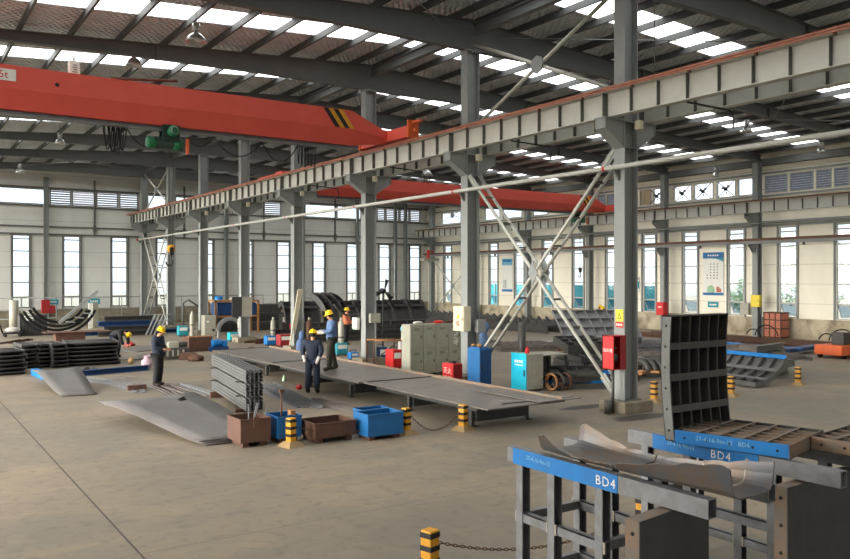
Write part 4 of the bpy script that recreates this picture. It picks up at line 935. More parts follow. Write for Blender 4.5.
# ================================================================ FORMWORK, STOCK AND MACHINES
def formwork(label, w, h, dep, nx, ny, loc, rot, m_='dark_steel', curve=lambda z: 0.0, seg=10, holes=True, rib='dark_steel', fl=.035, group=None, edge=None, name='ribbed_formwork', edge_m=None, half=1):
    """panel in its local XZ plane: skin at the back (+Y), ribs and stiffeners towards -Y; curve(z) bends it in Y"""
    t = thing(name, label, 'formwork', loc, 0, group); t.rotation_euler = rot
    zs = [h * i / seg for i in range(seg + 1)]
    def strip(q, x0, x1, y0, y1, za, zb, n):               # a curved box between heights za..zb
        zz = [za + (zb - za) * i / n for i in range(n + 1)]; vs = []
        for z in zz: c = curve(z); vs += [(x0, c + y0, z), (x1, c + y0, z), (x1, c + y1, z), (x0, c + y1, z)]
        fs = [(i * 4 + k, i * 4 + (k + 1) % 4, (i + 1) * 4 + (k + 1) % 4, (i + 1) * 4 + k) for i in range(n) for k in range(4)] + [(3, 2, 1, 0), (n * 4, n * 4 + 1, n * 4 + 2, n * 4 + 3)]
        q.add(vs, fs)
    q = MB(); strip(q, 0, w, -.008, 0, 0, h, seg); q.build('skin_plate', m_, t)
    for i in range(1, nx):
        q = MB(); x = w * i / nx; strip(q, x - .006, x + .006, -dep + .004, -.008, .01, h - .01, seg); q.build('rib', rib, t)
    for j in range(1, ny):
        z = h * j / ny; q = MB(); strip(q, .01, w - .01, -dep, -dep + .012, z - fl, z + fl, 1); strip(q, .01, w - .01, -dep + .012, -.008, z - .005, z + .005, 1); q.build('stiffener', rib, t)
    q = MB(); strip(q, 0, .012, -dep, 0, 0, h, seg); q.build('side_flange', edge or m_, t)
    q = MB(); strip(q, w - .012, w, -dep, 0, 0, h, seg); q.build('side_flange', m_, t)
    q = MB(); c = curve(0); q.box(0, w, c - dep, c, 0, .012); q.build('end_flange', edge_m or m_, t)
    q = MB(); c = curve(h); q.box(0, w, c - dep, c, h - .012, h); q.build('end_flange', m_, t)
    if holes:
        n = max(3, round(h / .22))
        for k in range(n):
            z = h * (k + .5) / n; c = curve(z); MB().lathe([(.001, -.004), (.013, -.004), (.013, -.001), (.001, -.001)], (0, c - dep / 2, z), 8, 'x').build('bolt_hole', 'black', t)
        q = MB()
        for i in range(nx):
            for j in range(ny):
                x = w * (i + .5 + .18 * ((i + j) % 2)) / nx; z = h * (j + .3 + .3 * (i % 2)) / ny; q.lathe([(.001, -.003), (.012, -.003), (.012, -.001), (.001, -.001)], (x, curve(z) - .008, z), 8, 'y')
        q.build('tie_hole', 'weld', t)
    return t
# ---------------------------------------------------------------- foreground trestle racks marked BD4
RZ = 1.45
def rack(label, x, y0, y1, yb, w, posts, yt, yb1):
    t = thing('formwork_trestle', label, 'trestle', (x, 0, 0)); h = .145
    def boxbeam(q, xc, ya, yb_, z0, z1, wd):
        tk = .008
        q.box(xc - wd / 2, xc + wd / 2, ya, yb_, z0, z0 + tk); q.box(xc - wd / 2, xc + wd / 2, ya, yb_, z1 - tk, z1)
        q.box(xc - wd / 2, xc - wd / 2 + tk, ya, yb_, z0 + tk, z1 - tk); q.box(xc + wd / 2 - tk, xc + wd / 2, ya, yb_, z0 + tk, z1 - tk)
    for xc in (0.05, w - .05):
        q = MB(); boxbeam(q, xc, y0, y1 + .09, RZ - h, RZ, .10); q.build('top_beam', 'grey_steel', t)
    q = MB(); q.box(-.006, 0.0, yb, yb1, RZ - h - .004, RZ + .002); p = q.build('blue_face', 'blue', t)
    text('BD4', .115, (-.0075, yt, RZ - h * .55), (0, -1, 0), (0, 0, 1), 'white', p, 'lettering')
    text('27-4-16-9m-12', .055, (-.0075, yb1 - .36, RZ - h * .42), (0, -1, -.02), (0, .0, 1), 'chalk', p, 'chalk_mark')
    for y in posts:
        for xc in (.05, w - .05):
            q = MB(); q.prof([(a, c) for a, c in CPROF(.09, .1, .01)], (xc + .05, y + .05, .012), (xc + .05, y + .05, RZ - h), up=(-1, 0, 0)); q.box(xc - .07, xc + .07, y - .07, y + .07, 0, .012); q.build('post', 'grey_steel', t)
    for z in (.28, .80):
        for xc in (.05, w - .05):
            for i in range(len(posts) - 1):
                q = MB(); q.box(xc - .04, xc - .03, posts[i] - .05, posts[i + 1] + .05, z - .045, z + .045); q.box(xc - .04, xc + .03, posts[i] - .05, posts[i + 1] + .05, z + .035, z + .045); q.build('rung', 'grey_steel', t)
                for yy in (posts[i] - .055, posts[i + 1] + .055): MB().box(xc - .05, xc - .028, yy - .012, yy + .012, z - .05, z + .05).build('weld_plate', 'weld', t)
        for y in (posts[0], posts[-1]):
            q = MB(); q.box(.1, w - .1, y - .03, y + .03, z - .04, z + .04); q.build('cross_member', 'grey_steel', t)
    return t
ya = W(515.4, 447.4, RZ); yr = W(706, 501, RZ); yb_ = W(620, 475.5, RZ); XA = (ya.x + yr.x) / 2
rackA = rack('nearest grey steel trestle, its blue top beam marked BD4, carrying bent plates', XA, yr.y, ya.y, yb_.y, .86, [WX(603, 500, XA + .05).y, WX(555, 500, XA + .05).y, WX(523.5, 500, XA + .05).y], WX(606, 470, XA).y, ya.y)
yc = W(634.4, 430, RZ); ye = W(840.5, 472, RZ); yd = W(755, 456, RZ); XB = (yc.x + ye.x) / 2
rackB = rack('second grey trestle with blue BD4 beam, carrying the gridded formwork', XB, ye.y, yc.y, yd.y, .95, [WX(775, 500, XB + .05).y, WX(690, 460, XB + .05).y, WX(648, 450, XB + .05).y], WX(721, 450, XB).y, W(653.6, 433.7, RZ).y)
# bent trough plates lying on the first trestle
def trough(label, xs, y0, y1, hf, hr, tilt=0.0, m_='mill_dark', z0=RZ):
    t = thing('bent_plate', label, 'bent steel plate', ((xs[0] + xs[1]) / 2, y0, z0)); n = 14
    rows = []
    for i in range(n + 1):
        u = i / n; y = (y1 - y0) * u; wx = (xs[1] - xs[0]) / 2; a, b = hf(u), hr(u); base = .012 + tilt * u
        jg = .006 * math.sin(u * 23) + .004 * math.sin(u * 57)
        rows.append([(-wx - .03, y, base + a + jg), (-wx - .01, y, base + a * .6), (-wx + .01, y, base + a * .25), (-wx + .035, y, base + a * .1), (-wx + .09, y, base + .004), (0, y, base), (wx - .09, y, base + .004), (wx - .035, y, base + b * .1), (wx - .01, y, base + b * .25), (wx + .005, y, base + b * .6), (wx + .015, y, base + b - jg)])
    q = MB(); q.sheet(rows, -.012, False); q.build('trough', m_, t)
    return t, rows
lerp = lambda pts: (lambda u: next((a[1] + (b[1] - a[1]) * (u - a[0]) / (b[0] - a[0]) for a, b in zip(pts, pts[1:]) if a[0] <= u <= b[0]), pts[-1][1]))
X0, X1 = XA + .06, XA + .58
t, rows = trough('right-hand bent grey trough plate on the nearest trestle, ends curling up at the near end', (X0, X1), yr.y - .16, yr.y + .95, lerp([(0, .24), (.04, .265), (.12, .25), (.3, .22), (.6, .15), (1, .07)]), lerp([(0, .23), (.3, .17), (.6, .11), (1, .07)]), m_='plate_patched')
q = MB(); q.tube([Vector(p) + Vector((0, 0, .012)) for p in rows[8]][3:], .012, 6); q.tube([Vector(p) + Vector((0, 0, .012)) for p in rows[3]][5:], .012, 6); q.build('weld_seam', 'weld', t)
t, rows = trough('left-hand bent rusty trough plate on the nearest trestle, its far corners pointing up', (X0, X1), yr.y + .97, ya.y - .32, lerp([(0, .05), (.55, .04), (.8, .1), (.97, .18), (1, .15)]), lerp([(0, .07), (.35, .08), (.6, .13), (.85, .2), (.97, .24), (1, .19)]), m_='plate_patched')
# big plain formwork boxes standing on the floor below the trestle ends
def deepbox(label, x0, y, w, yaw, zt, dep, m_):
    t = thing('formwork_box', label, 'formwork', (x0, y, 0), yaw)
    q = MB(); q.box(0, w, .0, .01, 0, zt); q.build('front_plate', m_, t)
    q = MB(); q.box(0, .014, .01, dep, 0, zt); q.build('side_flange', 'rust_light', t)
    q = MB(); q.box(w - .014, w, .01, dep, 0, zt); q.build('side_flange', m_, t)
    q = MB(); q.box(.014, w - .014, .01, dep, zt - .012, zt); q.build('top_flange', 'rust_light', t)
    q = MB(); q.box(.014, w - .014, .01, dep, 0, .012); q.build('bottom_flange', m_, t)
    for k in range(5): MB().lathe([(.001, -.004), (.016, -.004), (.016, -.001), (.001, -.001)], (0, dep * .5, zt - .1 - .24 * k), 10, 'x').build('bolt_hole', 'black', t)
    return t
pa, pb = W(640, 521, 1.3), W(667, 511.5, 1.3)
deepbox('dark plain formwork box with bolted edge under the near end of the nearest trestle', pa.x, pa.y, .99, math.atan2(pb.y - pa.y, pb.x - pa.x), 1.29, .13, 'black_steel')
pa = W(788, 488, 1.28)
deepbox('dark plain formwork box with rusty bolted edge under the second trestle, at the frame corner', pa.x, pa.y, 1.4, 0.02, 1.28, .13, 'black_steel')
# gridded formwork: one panel upright, one lying on the second trestle
pu = W(672, 430, RZ + .13)
formwork('tall upright dark formwork with pockets in four rows, standing on the second trestle', 0.94, 1.27, .11, 6, 4, (pu.x + .06, pu.y + .13, RZ), (0, 0, 0), 'dark_steel', curve=lambda z: .06 * math.sin(math.pi * .78 * z / 1.27), holes=True, edge='panel_grey')
pn = W(790, 446, RZ + .13); ly = math.atan2(pn.x - pu.x, pu.y - pn.y)
t = formwork('lying gridded formwork panel with blue chalk-marked edge on the second trestle', 1.0, (Vector(pu) - Vector(pn)).length - .02, .13, 6, 5, (pn.x, pn.y, RZ + .005), (math.radians(-90), 0, ly), 'dark_steel', holes=True, rib='rust_light', fl=.012, edge='blue', edge_m='rust_light')
text('27-4-16-9m-12   BD4', .06, (-.003, -.075, .62), (0, 0, -1), (0, -1, 0), 'chalk', t, 'chalk_mark')
pw = W(809, 437, RZ + .13); pv_ = W(849, 443, RZ + .13); l2 = math.atan2(pv_.x - pw.x, pw.y - pv_.y); dd = Vector((math.sin(l2), -math.cos(l2), 0)) * 1.05
formwork('rusty lying formwork at the right frame edge, its edge flange with three bolt holes', 1.0, 1.05, .13, 5, 5, (pw.x + dd.x + .02, pw.y + dd.y, RZ + .005), (math.radians(-90), 0, l2), 'dark_steel', rib='rust_light', fl=.012, edge='rust_light', edge_m='rust_light')
q = MB(); q.tube([Vector((6.0, 5.9, .02))] + loop((6.0, 5.9, .02), (6.4, 5.2, .015), -.005, 4), .012, 6); 
# ---------------------------------------------------------------- barrier posts and chain
mat('post_base', (168, 140, 96), 0.8, rgb2=(140, 118, 88))
def bollard(label, loc, h=.52, w=.14, group='barrier posts'):
    t = thing('barrier_post', label, 'bollard', loc, 0.25, group); n = 6
    q = MB(); q.bevbox(-w / 2, w / 2, -w / 2, w / 2, .06, h, .012); q.build('post', 'yellow', t)
    for k in range(3):
        z = .12 + (h - .12) * (k + .42) / 3; q = MB(); q.box(-w / 2 - .003, w / 2 + .003, -w / 2 - .003, w / 2 + .003, z, z + .055); q.build('black_band', 'black', t)
    q = MB(); q.add([(-.19, -.19, 0), (.19, -.19, 0), (.19, .19, 0), (-.19, .19, 0), (-.1, -.1, .09), (.1, -.1, .09), (.1, .1, .09), (-.1, .1, .09)], [(3, 2, 1, 0), (4, 5, 6, 7), (0, 1, 5, 4), (1, 2, 6, 5), (2, 3, 7, 6), (3, 0, 4, 7)]); q.build('base', 'post_base', t)
    q = MB(); q.tube(arc((w / 2 + .02, 0, h * .72), .03, 0, 330, 9), .006, 5); q.build('chain_eye', 'dark_steel', t)
    return t
b1 = W(430, 580)
bollard('yellow and black barrier post at the bottom edge, with a chain running right', (b1.x, b1.y, 0))
bollard('yellow and black barrier post standing before the rusty and blue boxes', W(291, 446))
bollard('yellow and black barrier post at the right end of the far blue box', W(406, 434))
bollard('yellow and black barrier post in front of the steel table near end', W(463, 430))
bollard('yellow and black barrier post right behind the nearest column pedestal', W(654, 402))
bollard('yellow and black barrier post just right of the upright formwork panel', W(731, 396))
bollard('yellow and black barrier post standing alone at right before the curved formwork', W(798, 385))
b8 = Vector((7.42, 6.35, 0)); bollard('yellow and black barrier post half hidden behind the nearest trestle', b8)
def chain(label, a, b, sag, n=26):
    pts = loop(a, b, sag, n); q = MB()
    for i in range(n):
        p, r = pts[i], pts[i + 1]; d = (r - p); L_ = d.length; d.normalize(); s = d.cross(Vector((0, 0, 1))).normalized() if i % 2 else d.cross(d.cross(Vector((0, 0, 1)))).normalized()
        mid = (p + r) / 2; ring = [mid + d * (math.cos(k * math.pi / 4) * L_ * .62) + s * (math.sin(k * math.pi / 4) * .014) for k in range(9)]
        q.tube(ring, .006, 5, cap=False)
    tag(q.build('barrier_chain', 'rust'), label, 'chain')
chain('rusty chain sagging between the bottom-edge barrier post and the trestle', (b1.x + .1, b1.y, .37), (b8.x - .1, b8.y - .05, .36), .22, 60)
p3, p4, p2 = W(406, 434), W(463, 430), W(291, 446)
chain('thin chain from the post by the far blue box to the steel table post', (p3.x + .1, p3.y, .37), (p4.x - .1, p4.y, .37), .33, 30)
chain('thin chain in front of the rusty bin and far blue box', (p2.x + .12, p2.y, .34), (p3.x - .1, p3.y, .36), .2, 40)
# ---------------------------------------------------------------- scrap boxes
def bin_(label, x0, x1, y0, y1, z0, z1, m_, foot=True, inner=None, lug=True, name='scrap_box'):
    t = thing(name, label, 'box', (x0, y0, 0)); w, d = x1 - x0, y1 - y0; th = .015; q = MB()
    q.box(0, w, 0, th, z0, z1); q.box(0, w, d - th, d, z0, z1); q.box(0, th, th, d - th, z0, z1); q.box(w - th, w, th, d - th, z0, z1); q.box(th, w - th, th, d - th, z0, z0 + th)
    q.build('tub', m_, t)
    q = MB(); e = .03; q.box(-.01, w + .01, -.012, .02, z1 - e, z1 + .004); q.box(-.01, w + .01, d - .02, d + .012, z1 - e, z1 + .004); q.box(-.01, .02, .02, d - .02, z1 - e, z1 + .004); q.box(w - .02, w + .01, .02, d - .02, z1 - e, z1 + .004); q.build('rim', m_, t)
    if foot:
        for sx in (.12, w - .12):
            q = MB(); q.box(sx - .06, sx + .06, .05, d - .05, 0, z0); q.build('skid', 'rust', t)
    if lug: q = MB(); q.box(w * .42, w * .6, -.025, 0, z1 - .16, z1 + .03); q.build('lift_lug', m_, t)
    return t
bA = W(233, 448); bB = W(267, 444)
bin_('rusty brown scrap box with rods sticking out, leftmost of the row', 5.32, 5.9, 13.83, 14.5, .09, .52, 'brown_box')
bin_('blue box between the rusty scrap box and the barrier post', 6.04, 6.52, 13.82, 14.4, .1, .5, 'bin_blue')
bin_('low dark rusty tray box between the two blue boxes', 6.6, 7.46, 13.4, 14.1, .1, .38, 'rust', lug=False)
bin_('long blue box at the right end of the scrap row', 7.55, 8.34, 13.08, 13.6, .08, .5, 'bin_blue', lug=False)
bin_('second blue box behind the right-hand long blue box', 7.85, 8.5, 13.85, 14.2, .08, .46, 'bin_blue', lug=False)
for k in range(6):
    q = MB(); x = 5.58 + .05 * (k % 4) + random.uniform(-.03, .03); y = 14.1 + .06 * (k % 3)
    q.tube([(x, y, .14), (x + random.uniform(.05, .3), y + random.uniform(.0, .3), .62 + random.uniform(0, .26))], .012, 6)
    tag(q.build('scrap_rod', 'grey_steel'), 'thin scrap rod sticking out of the rusty brown box', 'rod', 'rods in the rusty scrap box')
q = MB(); q.tube([(6.3, 14.25, .12), (6.3, 14.25, .95)], .02, 8); q.box(6.26, 6.36, 14.22, 14.28, .9, .95); tag(q.build('steel_stake', 'rust'), 'rusty upright stake standing in the blue box beside the rusty scrap box', 'stake')
q = MB(); q.bevbox(6.36, 6.46, 13.95, 14.1, .116, .58, .01); tag(q.build('wood_offcut', 'wood'), 'small wooden offcut standing in the blue box', 'offcut')
# ---------------------------------------------------------------- channel bundle: 4 wide, 14 high, strapped in three lifts
ch_first = None; x0, y0, L_ = 6.68, 17.3, 3.35; BY = -.105
bund = lambda x, y: (x0 + x * math.cos(BY) - y * math.sin(BY), y0 + x * math.sin(BY) + y * math.cos(BY))
for r in range(12):
    for c in range(4):
        z = .065 + r * .072 + (.035 if r >= 4 else 0) + (.035 if r >= 8 else 0); jit = random.uniform(-.03, .03)
        if ch_first is None:
            q = MB(); q.prof([(0, 0), (.098, 0), (.098, .062), (.078, .062), (.078, .05), (.088, .05), (.088, .01), (.01, .01), (.01, .05), (.02, .05), (.02, .062), (0, .062)], (.098, 0, 0), (.098, L_, 0)); o = q.build('steel_channel', 'channel_steel'); ch_first = o
        else: o = ch_first.copy(); COL.objects.link(o)
        bx_, by_ = bund(c * .101, jit); o.location = (bx_, by_, z); o.rotation_euler = (.03, 0, BY); tag(o, 'grey steel channel in the tall bundle behind the rusty scrap box', 'steel channel', 'channels of the tall bundle')
for y in (.35, 2.85):
    for z, nm in ((0, 'low'), (.354, 'mid'), (.678, 'high')):
        dz_ = y * .03; q = MB(); q.box(-.05, .47, -.04, .04, z + (dz_ if z else 0), (.064 if z == 0 else z + .028) + dz_); sp_ = q.build('timber_spacer', 'rust' if z == 0 else 'dark_steel'); sp_.location = bund(0, y) + (0,); sp_.rotation_euler = (0, 0, BY); tag(sp_, {'low': 'timber bearer on the floor under the channel bundle', 'mid': 'thin spacer strip between lower lifts of the channel bundle', 'high': 'thin spacer strip between upper lifts of the channel bundle'}[nm] + (', near end' if y < 1 else ', far end'), 'spacer')
# loose angles lying behind the scrap row
def bars(label, a, b, n, w, m_, gap=1.15, h=.05, group=None, z=0.0, curve=0.0):
    a, b = Vector(a), Vector(b); d = (b - a).normalized(); s = d.cross(Vector((0, 0, 1))).normalized(); first = None
    for i in range(n):
        off = s * (i * w * gap); sh = d * random.uniform(-.25, .25); sk = s * random.uniform(-.012, .012); pts = [a + off + sh, b + off + sh + sk]
        if curve:
            k = 10; pts = [pts[0].lerp(pts[1], j / k) + s * (curve * 4 * (j / k) * (1 - j / k)) for j in range(k + 1)]
        q = MB()
        for p, r in zip(pts, pts[1:]):
            p, r = Vector((p.x, p.y, z + .004)), Vector((r.x, r.y, z + .004)); q.prof([(-w / 2, 0), (w / 2, 0), (w / 2, .01), (-w / 2 + .01, .01), (-w / 2 + .01, h), (-w / 2, h)], p, r, cap=True)
        o = q.build('steel_strip', m_); tag(o, label, 'steel strip', group or label)
bars('grey angle bar lying in a fan behind the low rusty tray box', W(272, 384), W(322, 408), 7, .085, 'grey_steel', 1.2, .06)
bars('thin dark angle bar lying beside the right blue box', W(318, 400), W(372, 413), 5, .08, 'mill_dark', 1.3, .05)
bars('brown curved flat strip under the feet of the standing worker', W(128, 377), W(196, 402), 5, .1, 'mill_dark', 1.35, .03, curve=-.35)
bars('grey curved strip lying left of the standing worker', W(84, 378), W(150, 391), 4, .12, 'grey_steel', 1.25, .03, curve=-.25)
bars('dark strip lying between the rails and the channel bundle', W(166, 385), W(203, 397), 2, .1, 'mill_dark', 3, .05)
bars('grey channel offcut in front of the channel bundle', W(184, 385), W(216, 396), 2, .1, 'grey_steel', 1.4, .07)
q = MB(); q.bevbox(0, .5, 0, .12, 0, .14, .01); o = q.build('rusty_block', 'rust'); p = W(128, 391); o.location = (p.x, p.y, 0); tag(o, 'short rusty block between the two bent sheet stacks', 'block')
q = MB(); q.bevbox(-.1, .1, -.05, .05, 0, .06, .01); q.tube([(-.1, 0, .06), (.06, 0, .09)], .03, 8); o = q.build('hand_grinder', 'black'); o.rotation_euler = (0, 0, .5); GR = o
q = MB(); q.lathe([(.001, 0), (.05, 0), (.055, .02), (.05, .1), (.02, .14), (.018, .18), (.001, .18)], (0, 0, 0), 12); o = q.build('water_bottle', 'leaf'); p = W(284, 381); o.location = p; tag(o, 'small green bottle standing on the floor below the steel table', 'bottle')
q = MB(); q.lathe([(.001, 0), (.07, 0), (.09, .04), (.06, .12), (.001, .13)], (0, 0, 0), 10); o = q.build('red_rag', 'red'); p = W(299, 392); o.location = (p.x, p.y, .075); tag(o, 'red rag with white corner lying on the fan of angle bars', 'rag')
# ---------------------------------------------------------------- bent sheets on the floor
def bent(label, far_l, far_r, near_l, near_r, zl, zr, layers, m_, n=14):
    """lofted sheet: zl/zr give the height of its left and right edge along the way"""
    for k in range(layers):
        rows = []
        for i in range(n + 1):
            u = i / n; a = Vector(far_l).lerp(Vector(near_l), u); b = Vector(far_r).lerp(Vector(near_r), u); rows.append([])
            for j in range(5):
                v = j / 4; p = a.lerp(b, v); z = zl(u) * (1 - v) + zr(u) * v - .05 * math.sin(math.pi * v) * min(1, zl(u) * 3) + .012; rows[-1].append((p.x + .05 * k, p.y - .05 * k, max(z, .02) + (layers - 1 - k) * .028))
        q = MB(); q.sheet(rows, .014); o = q.build('bent_sheet', m_)
        tag(o, label if layers == 1 else label + (', top sheet' if k == 0 else ', middle sheet' if k == 1 else ', lowest sheet'), 'steel sheet', 'bent sheets on the floor')
bent('large bent grey sheet lying left of the rusty scrap box', W(97, 403.5, .34), W(194, 394.5, .28), W(199, 446), W(272, 437), lerp([(0, .31), (.15, .31), (.35, .25), (.6, .13), (.85, .02), (1, .0)]), lerp([(0, .27), (.3, .2), (.6, .06), (1, 0)]), 3, 'mill_plate')
p = W(182, 404.5, .2); GR.location = (p.x, p.y, .265); tag(GR, 'small black grinder lying on the large bent sheet', 'grinder')
bent('smaller pale bent sheet with rolled edges at far left', W(31, 370, .4), W(77, 366.5, .4), W(61.5, 397), W(97, 395), lerp([(0, .38), (.2, .38), (.5, .22), (.8, .05), (1, .0)]), lerp([(0, .38), (.3, .35), (.6, .2), (.85, .04), (1, 0)]), 1, 'mill_plate')
pa, pb = W(33, 376), W(41, 380)
q = MB(); bl = W(33, 376); q.bar((bl.x + .05, bl.y + .1, .13), (bl.x + .2, bl.y - 1.2, .1), .2, .2); tag(q.build('blue_block', 'blue'), 'blue support block under the smaller bent sheet', 'block')
pa, pb = W(81, 376), W(148, 370)
q = MB(); q.prof(IPROF(.2, .17, .02, .02), (pa.x, pa.y, 0), (pb.x, pb.y, 0)); tag(q.build('blue_beam', 'blue_dark'), 'long dark blue beam on the floor behind the bent sheet', 'beam')
p = W(147, 369); q = MB(); q.sphere((0, 0, .2), .2, 12, 8, (1, .8, 1)); q.lathe([(.12, .3), (.08, .38), (.12, .45)], (0, 0, 0), 10); o = q.build('sack', 'pink_bag'); o.location = p; tag(o, 'pale pink sack at the right end of the dark blue beam', 'sack')
p = W(131, 364); q = MB(); q.sphere((0, 0, .12), .12, 12, 8, (1, 1, .95)); q.tube(arc((0, 0, .21), .05, 0, 180, 6), .012, 6); o = q.build('orange_keg', 'post_base'); o.location = p; tag(o, 'small tan round keg on the floor left of the worker', 'keg')
# ---------------------------------------------------------------- long steel assembly table in three lengths
def table(label, x0, x1, y0, y1, z, m_):
    t = thing('assembly_table', label, 'table', ((x0 + x1) / 2, y0, 0), group='lengths of the long steel table'); w, L_ = x1 - x0, y1 - y0
    q = MB(); q.bevbox(-w / 2, w / 2, 0, L_, z - .03, z, .004); q.build('top_plate', m_, t)
    q = MB()
    for xx in (-w / 2 + .3, 0, w / 2 - .3): q.prof(IPROF(.1, .14, .01, .01), (xx, .7, z - .17), (xx, L_ - .15, z - .17))
    q.build('bearer', 'black_steel', t)
    y = .9
    while y < L_:
        for xx in (-w / 2 + .3, w / 2 - .3):
            q = MB(); q.box(xx - .04, xx + .04, y - .04, y + .04, 0, z - .17); q.box(xx - .09, xx + .09, y - .09, y + .09, 0, .015); q.build('leg', 'black_steel', t)
        q = MB(); q.box(-w / 2 + .36, w / 2 - .36, y - .09, y + .09, .1, z - .17); q.build('cross_plate', 'black_steel', t)
        y += 2.4
    return t, w, L_
for (l, y0, y1, x0, x1, z) in (('near length of the long low steel table, with a diagonal scrap strip on it', 12.35, 17.3, 9.85, 11.95, .5), ('middle length of the long low steel table, where a worker stands', 17.34, 22.9, 9.72, 11.95, .5), ('far length of the long low steel table, ending by the rusty open box', 22.94, 28.1, 9.75, 12.0, .49)):
    t, w, L_ = table(l, x0, x1, y0, y1, z, 'mill_dark')
    q = MB(); q.prof([(-.04, 0), (.04, 0), (.04, .01), (-.03, .01), (-.03, .07), (-.04, .07)], (w / 2 - .03, 0, z), (w / 2 - .03, L_, z)); q.build('edge_angle', 'rust_light', t)
    q = MB(); q.box(-w / 2 + .1, w / 2 - .1, L_ - .06, L_ - .02, z, z + .02); q.build('joint_strip', 'black_steel', t)
pa, pb = W(470, 401, .5), W(556, 401, .5)
q = MB(); q.bar((10.5, 12.75, .512), (12.35, 12.55, .525), .12, .02); tag(q.build('flat_bar', 'mill_dark'), 'flat bar laid across the near end of the long steel table', 'bar')
q = MB(); q.add([(11.2, 12.3, .52), (12.45, 12.35, .5), (11.97, 14.6, .515), (11.2, 14.6, .515), (11.2, 12.3, .535), (12.45, 12.35, .515), (11.97, 14.6, .53), (11.2, 14.6, .53)], [(3, 2, 1, 0), (4, 5, 6, 7), (0, 1, 5, 4), (1, 2, 6, 5), (2, 3, 7, 6), (3, 0, 4, 7)]); tag(q.build('loose_plate', 'mill_dark'), 'loose thin plate overhanging the far corner of the table near end', 'plate')
# ---------------------------------------------------------------- lockers
for k in range(5):
    lab = ['steel locker, leftmost of the grey five in front of the second column', 'steel locker, second from left of the grey five', 'middle steel locker of the grey five', 'steel locker with white chalk scrawl, fourth of the grey five', 'steel locker, rightmost of the grey five next to the red extinguisher box'][k]
    t = thing('steel_locker', lab, 'locker', (13.55 + .495 * k, 20.85, 0), 0, 'grey lockers'); w = .485
    q = MB(); q.box(0, w, 0.02, .5, .08, 1.63); q.build('carcass', 'locker', t)
    for z0, z1 in ((.1, .84), (.87, 1.61)):
        q = MB(); q.bevbox(.008, w - .008, 0, .019, z0, z1, .004); d = q.build('door', 'locker', t)
        q = MB(); q.box(w - .09, w - .06, -.012, 0, (z0 + z1) / 2 - .04, (z0 + z1) / 2 + .04); q.build('handle', 'dark_steel', d)
        q = MB()
        for i in range(3): q.box(w * .3, w * .7, -.002, 0, z1 - .1 - .03 * i, z1 - .09 - .03 * i)
        q.build('vent_slot', 'black', d)
    for sx in (.05, w - .05):
        q = MB(); q.box(sx - .03, sx + .03, .05, .45, 0, .08); q.build('foot', 'black_steel', t)
    if k == 3:
        q = MB(); P = lambda u, v: (u, -.006, v)
        for pl_ in (((.14, 1.44), (.34, 1.42), (.32, 1.28), (.22, 1.25)), ((.2, 1.17), (.33, 1.14), (.34, 1.02), (.24, .98), (.2, 1.05), (.29, 1.08), (.3, .93))): q.tube([P(*p_) for p_ in pl_], .014, 6)
        q.build('chalk_scrawl', 'white', t)
for i, (x, m_, l) in enumerate(((14.0, 'white_cloth', 'white cloth bundle on top of the grey lockers'), (14.8, 'red', 'red glove on top of the grey lockers'), (15.2, 'rust', 'brown tool roll on top of the grey lockers'))):
    q = MB(); q.sphere((0, 0, .05), .12, 10, 6, (1.6, .8, .45)); o = q.build('cloth_bundle', m_); o.location = (x, 21.1, 1.63); tag(o, l, 'bundle')
# ---------------------------------------------------------------- machines by the columns
t = thing('extinguisher_box', 'red extinguisher box with white characters left of the blue cabinet', 'fire box', (13.28, 18.22, 0))
q = MB(); q.bevbox(0, .34, 0, .52, .02, .66, .01); q.box(.02, .32, .02, .5, 0, .02); q.build('housing', 'red', t); q = MB(); q.bevbox(.015, .325, -.012, 0, .04, .64, .004); q.build('shaded_side_panel', 'red_dark', t)  # panel on the dim side: shade painted in as darker red
text('灭火', .2, (-.003, .26, .44), (0, -1, 0), (0, 0, 1), 'white', t, 'lettering'); text('器箱', .2, (-.003, .26, .2), (0, -1, 0), (0, 0, 1), 'white', t, 'lettering')
q = MB(); q.bevbox(.1, .24, .15, .36, .66, .72, .01); q.build('lid_handle', 'black', t)
t = thing('tool_cabinet', 'blue steel cabinet in front of the column with the cream electrical box', 'cabinet', (13.44, 17.2, 0))
q = MB(); q.bevbox(0, .42, 0, .55, .06, 1.16, .01); q.box(.03, .39, .03, .52, 0, .06); q.build('carcass', 'bin_blue', t)
q = MB(); q.bevbox(.02, .40, -.014, 0, .1, 1.12, .004); d = q.build('door', 'blue_dark', t); q = MB(); q.box(.05, .08, -.03, -.014, .55, .7); q.build('handle', 'black', d)  # door on the dim side, darker blue carries its shade
q = MB(); q.box(.05, .37, .08, .5, 1.16, 1.19); q.build('top_tray', 'bin_blue', t)
for i, (x, y) in enumerate(((13.57, 17.35), (13.7, 17.55), (13.56, 17.62))):
    q = MB(); q.sphere((0, 0, .04), .06, 8, 6, (1.4, 1, .7)); o = q.build('work_glove', 'wood'); o.location = (x, y, 1.19); tag(o, 'tan work glove lying on top of the blue cabinet', 'glove', 'gloves on the blue cabinet')
t = thing('welding_machine', 'cyan-fronted grey machine cabinet between the blue cabinet and the cross brace foot', 'machine', (14.38, 16.35, 0))
q = MB(); q.bevbox(.02, .62, 0, .62, .05, 1.02, .012); q.build('housing', 'machine_grey', t)
q = MB(); q.bevbox(-.012, .02, 0, .62, .03, 1.04, .006); f = q.build('front_panel', 'cyan', t)
q = MB()
for i in range(4): q.box(-.016, -.012, .14 + .09 * i, .2 + .09 * i, .78, .85)
for i in range(5): q.box(-.016, -.012, .14 + .07 * i, .18 + .07 * i, .70, .73)
q.build('lettering', 'white', f); q = MB(); q.bevbox(-.03, -.012, .04, .09, .42, .6, .005); q.build('handle', 'black', f)
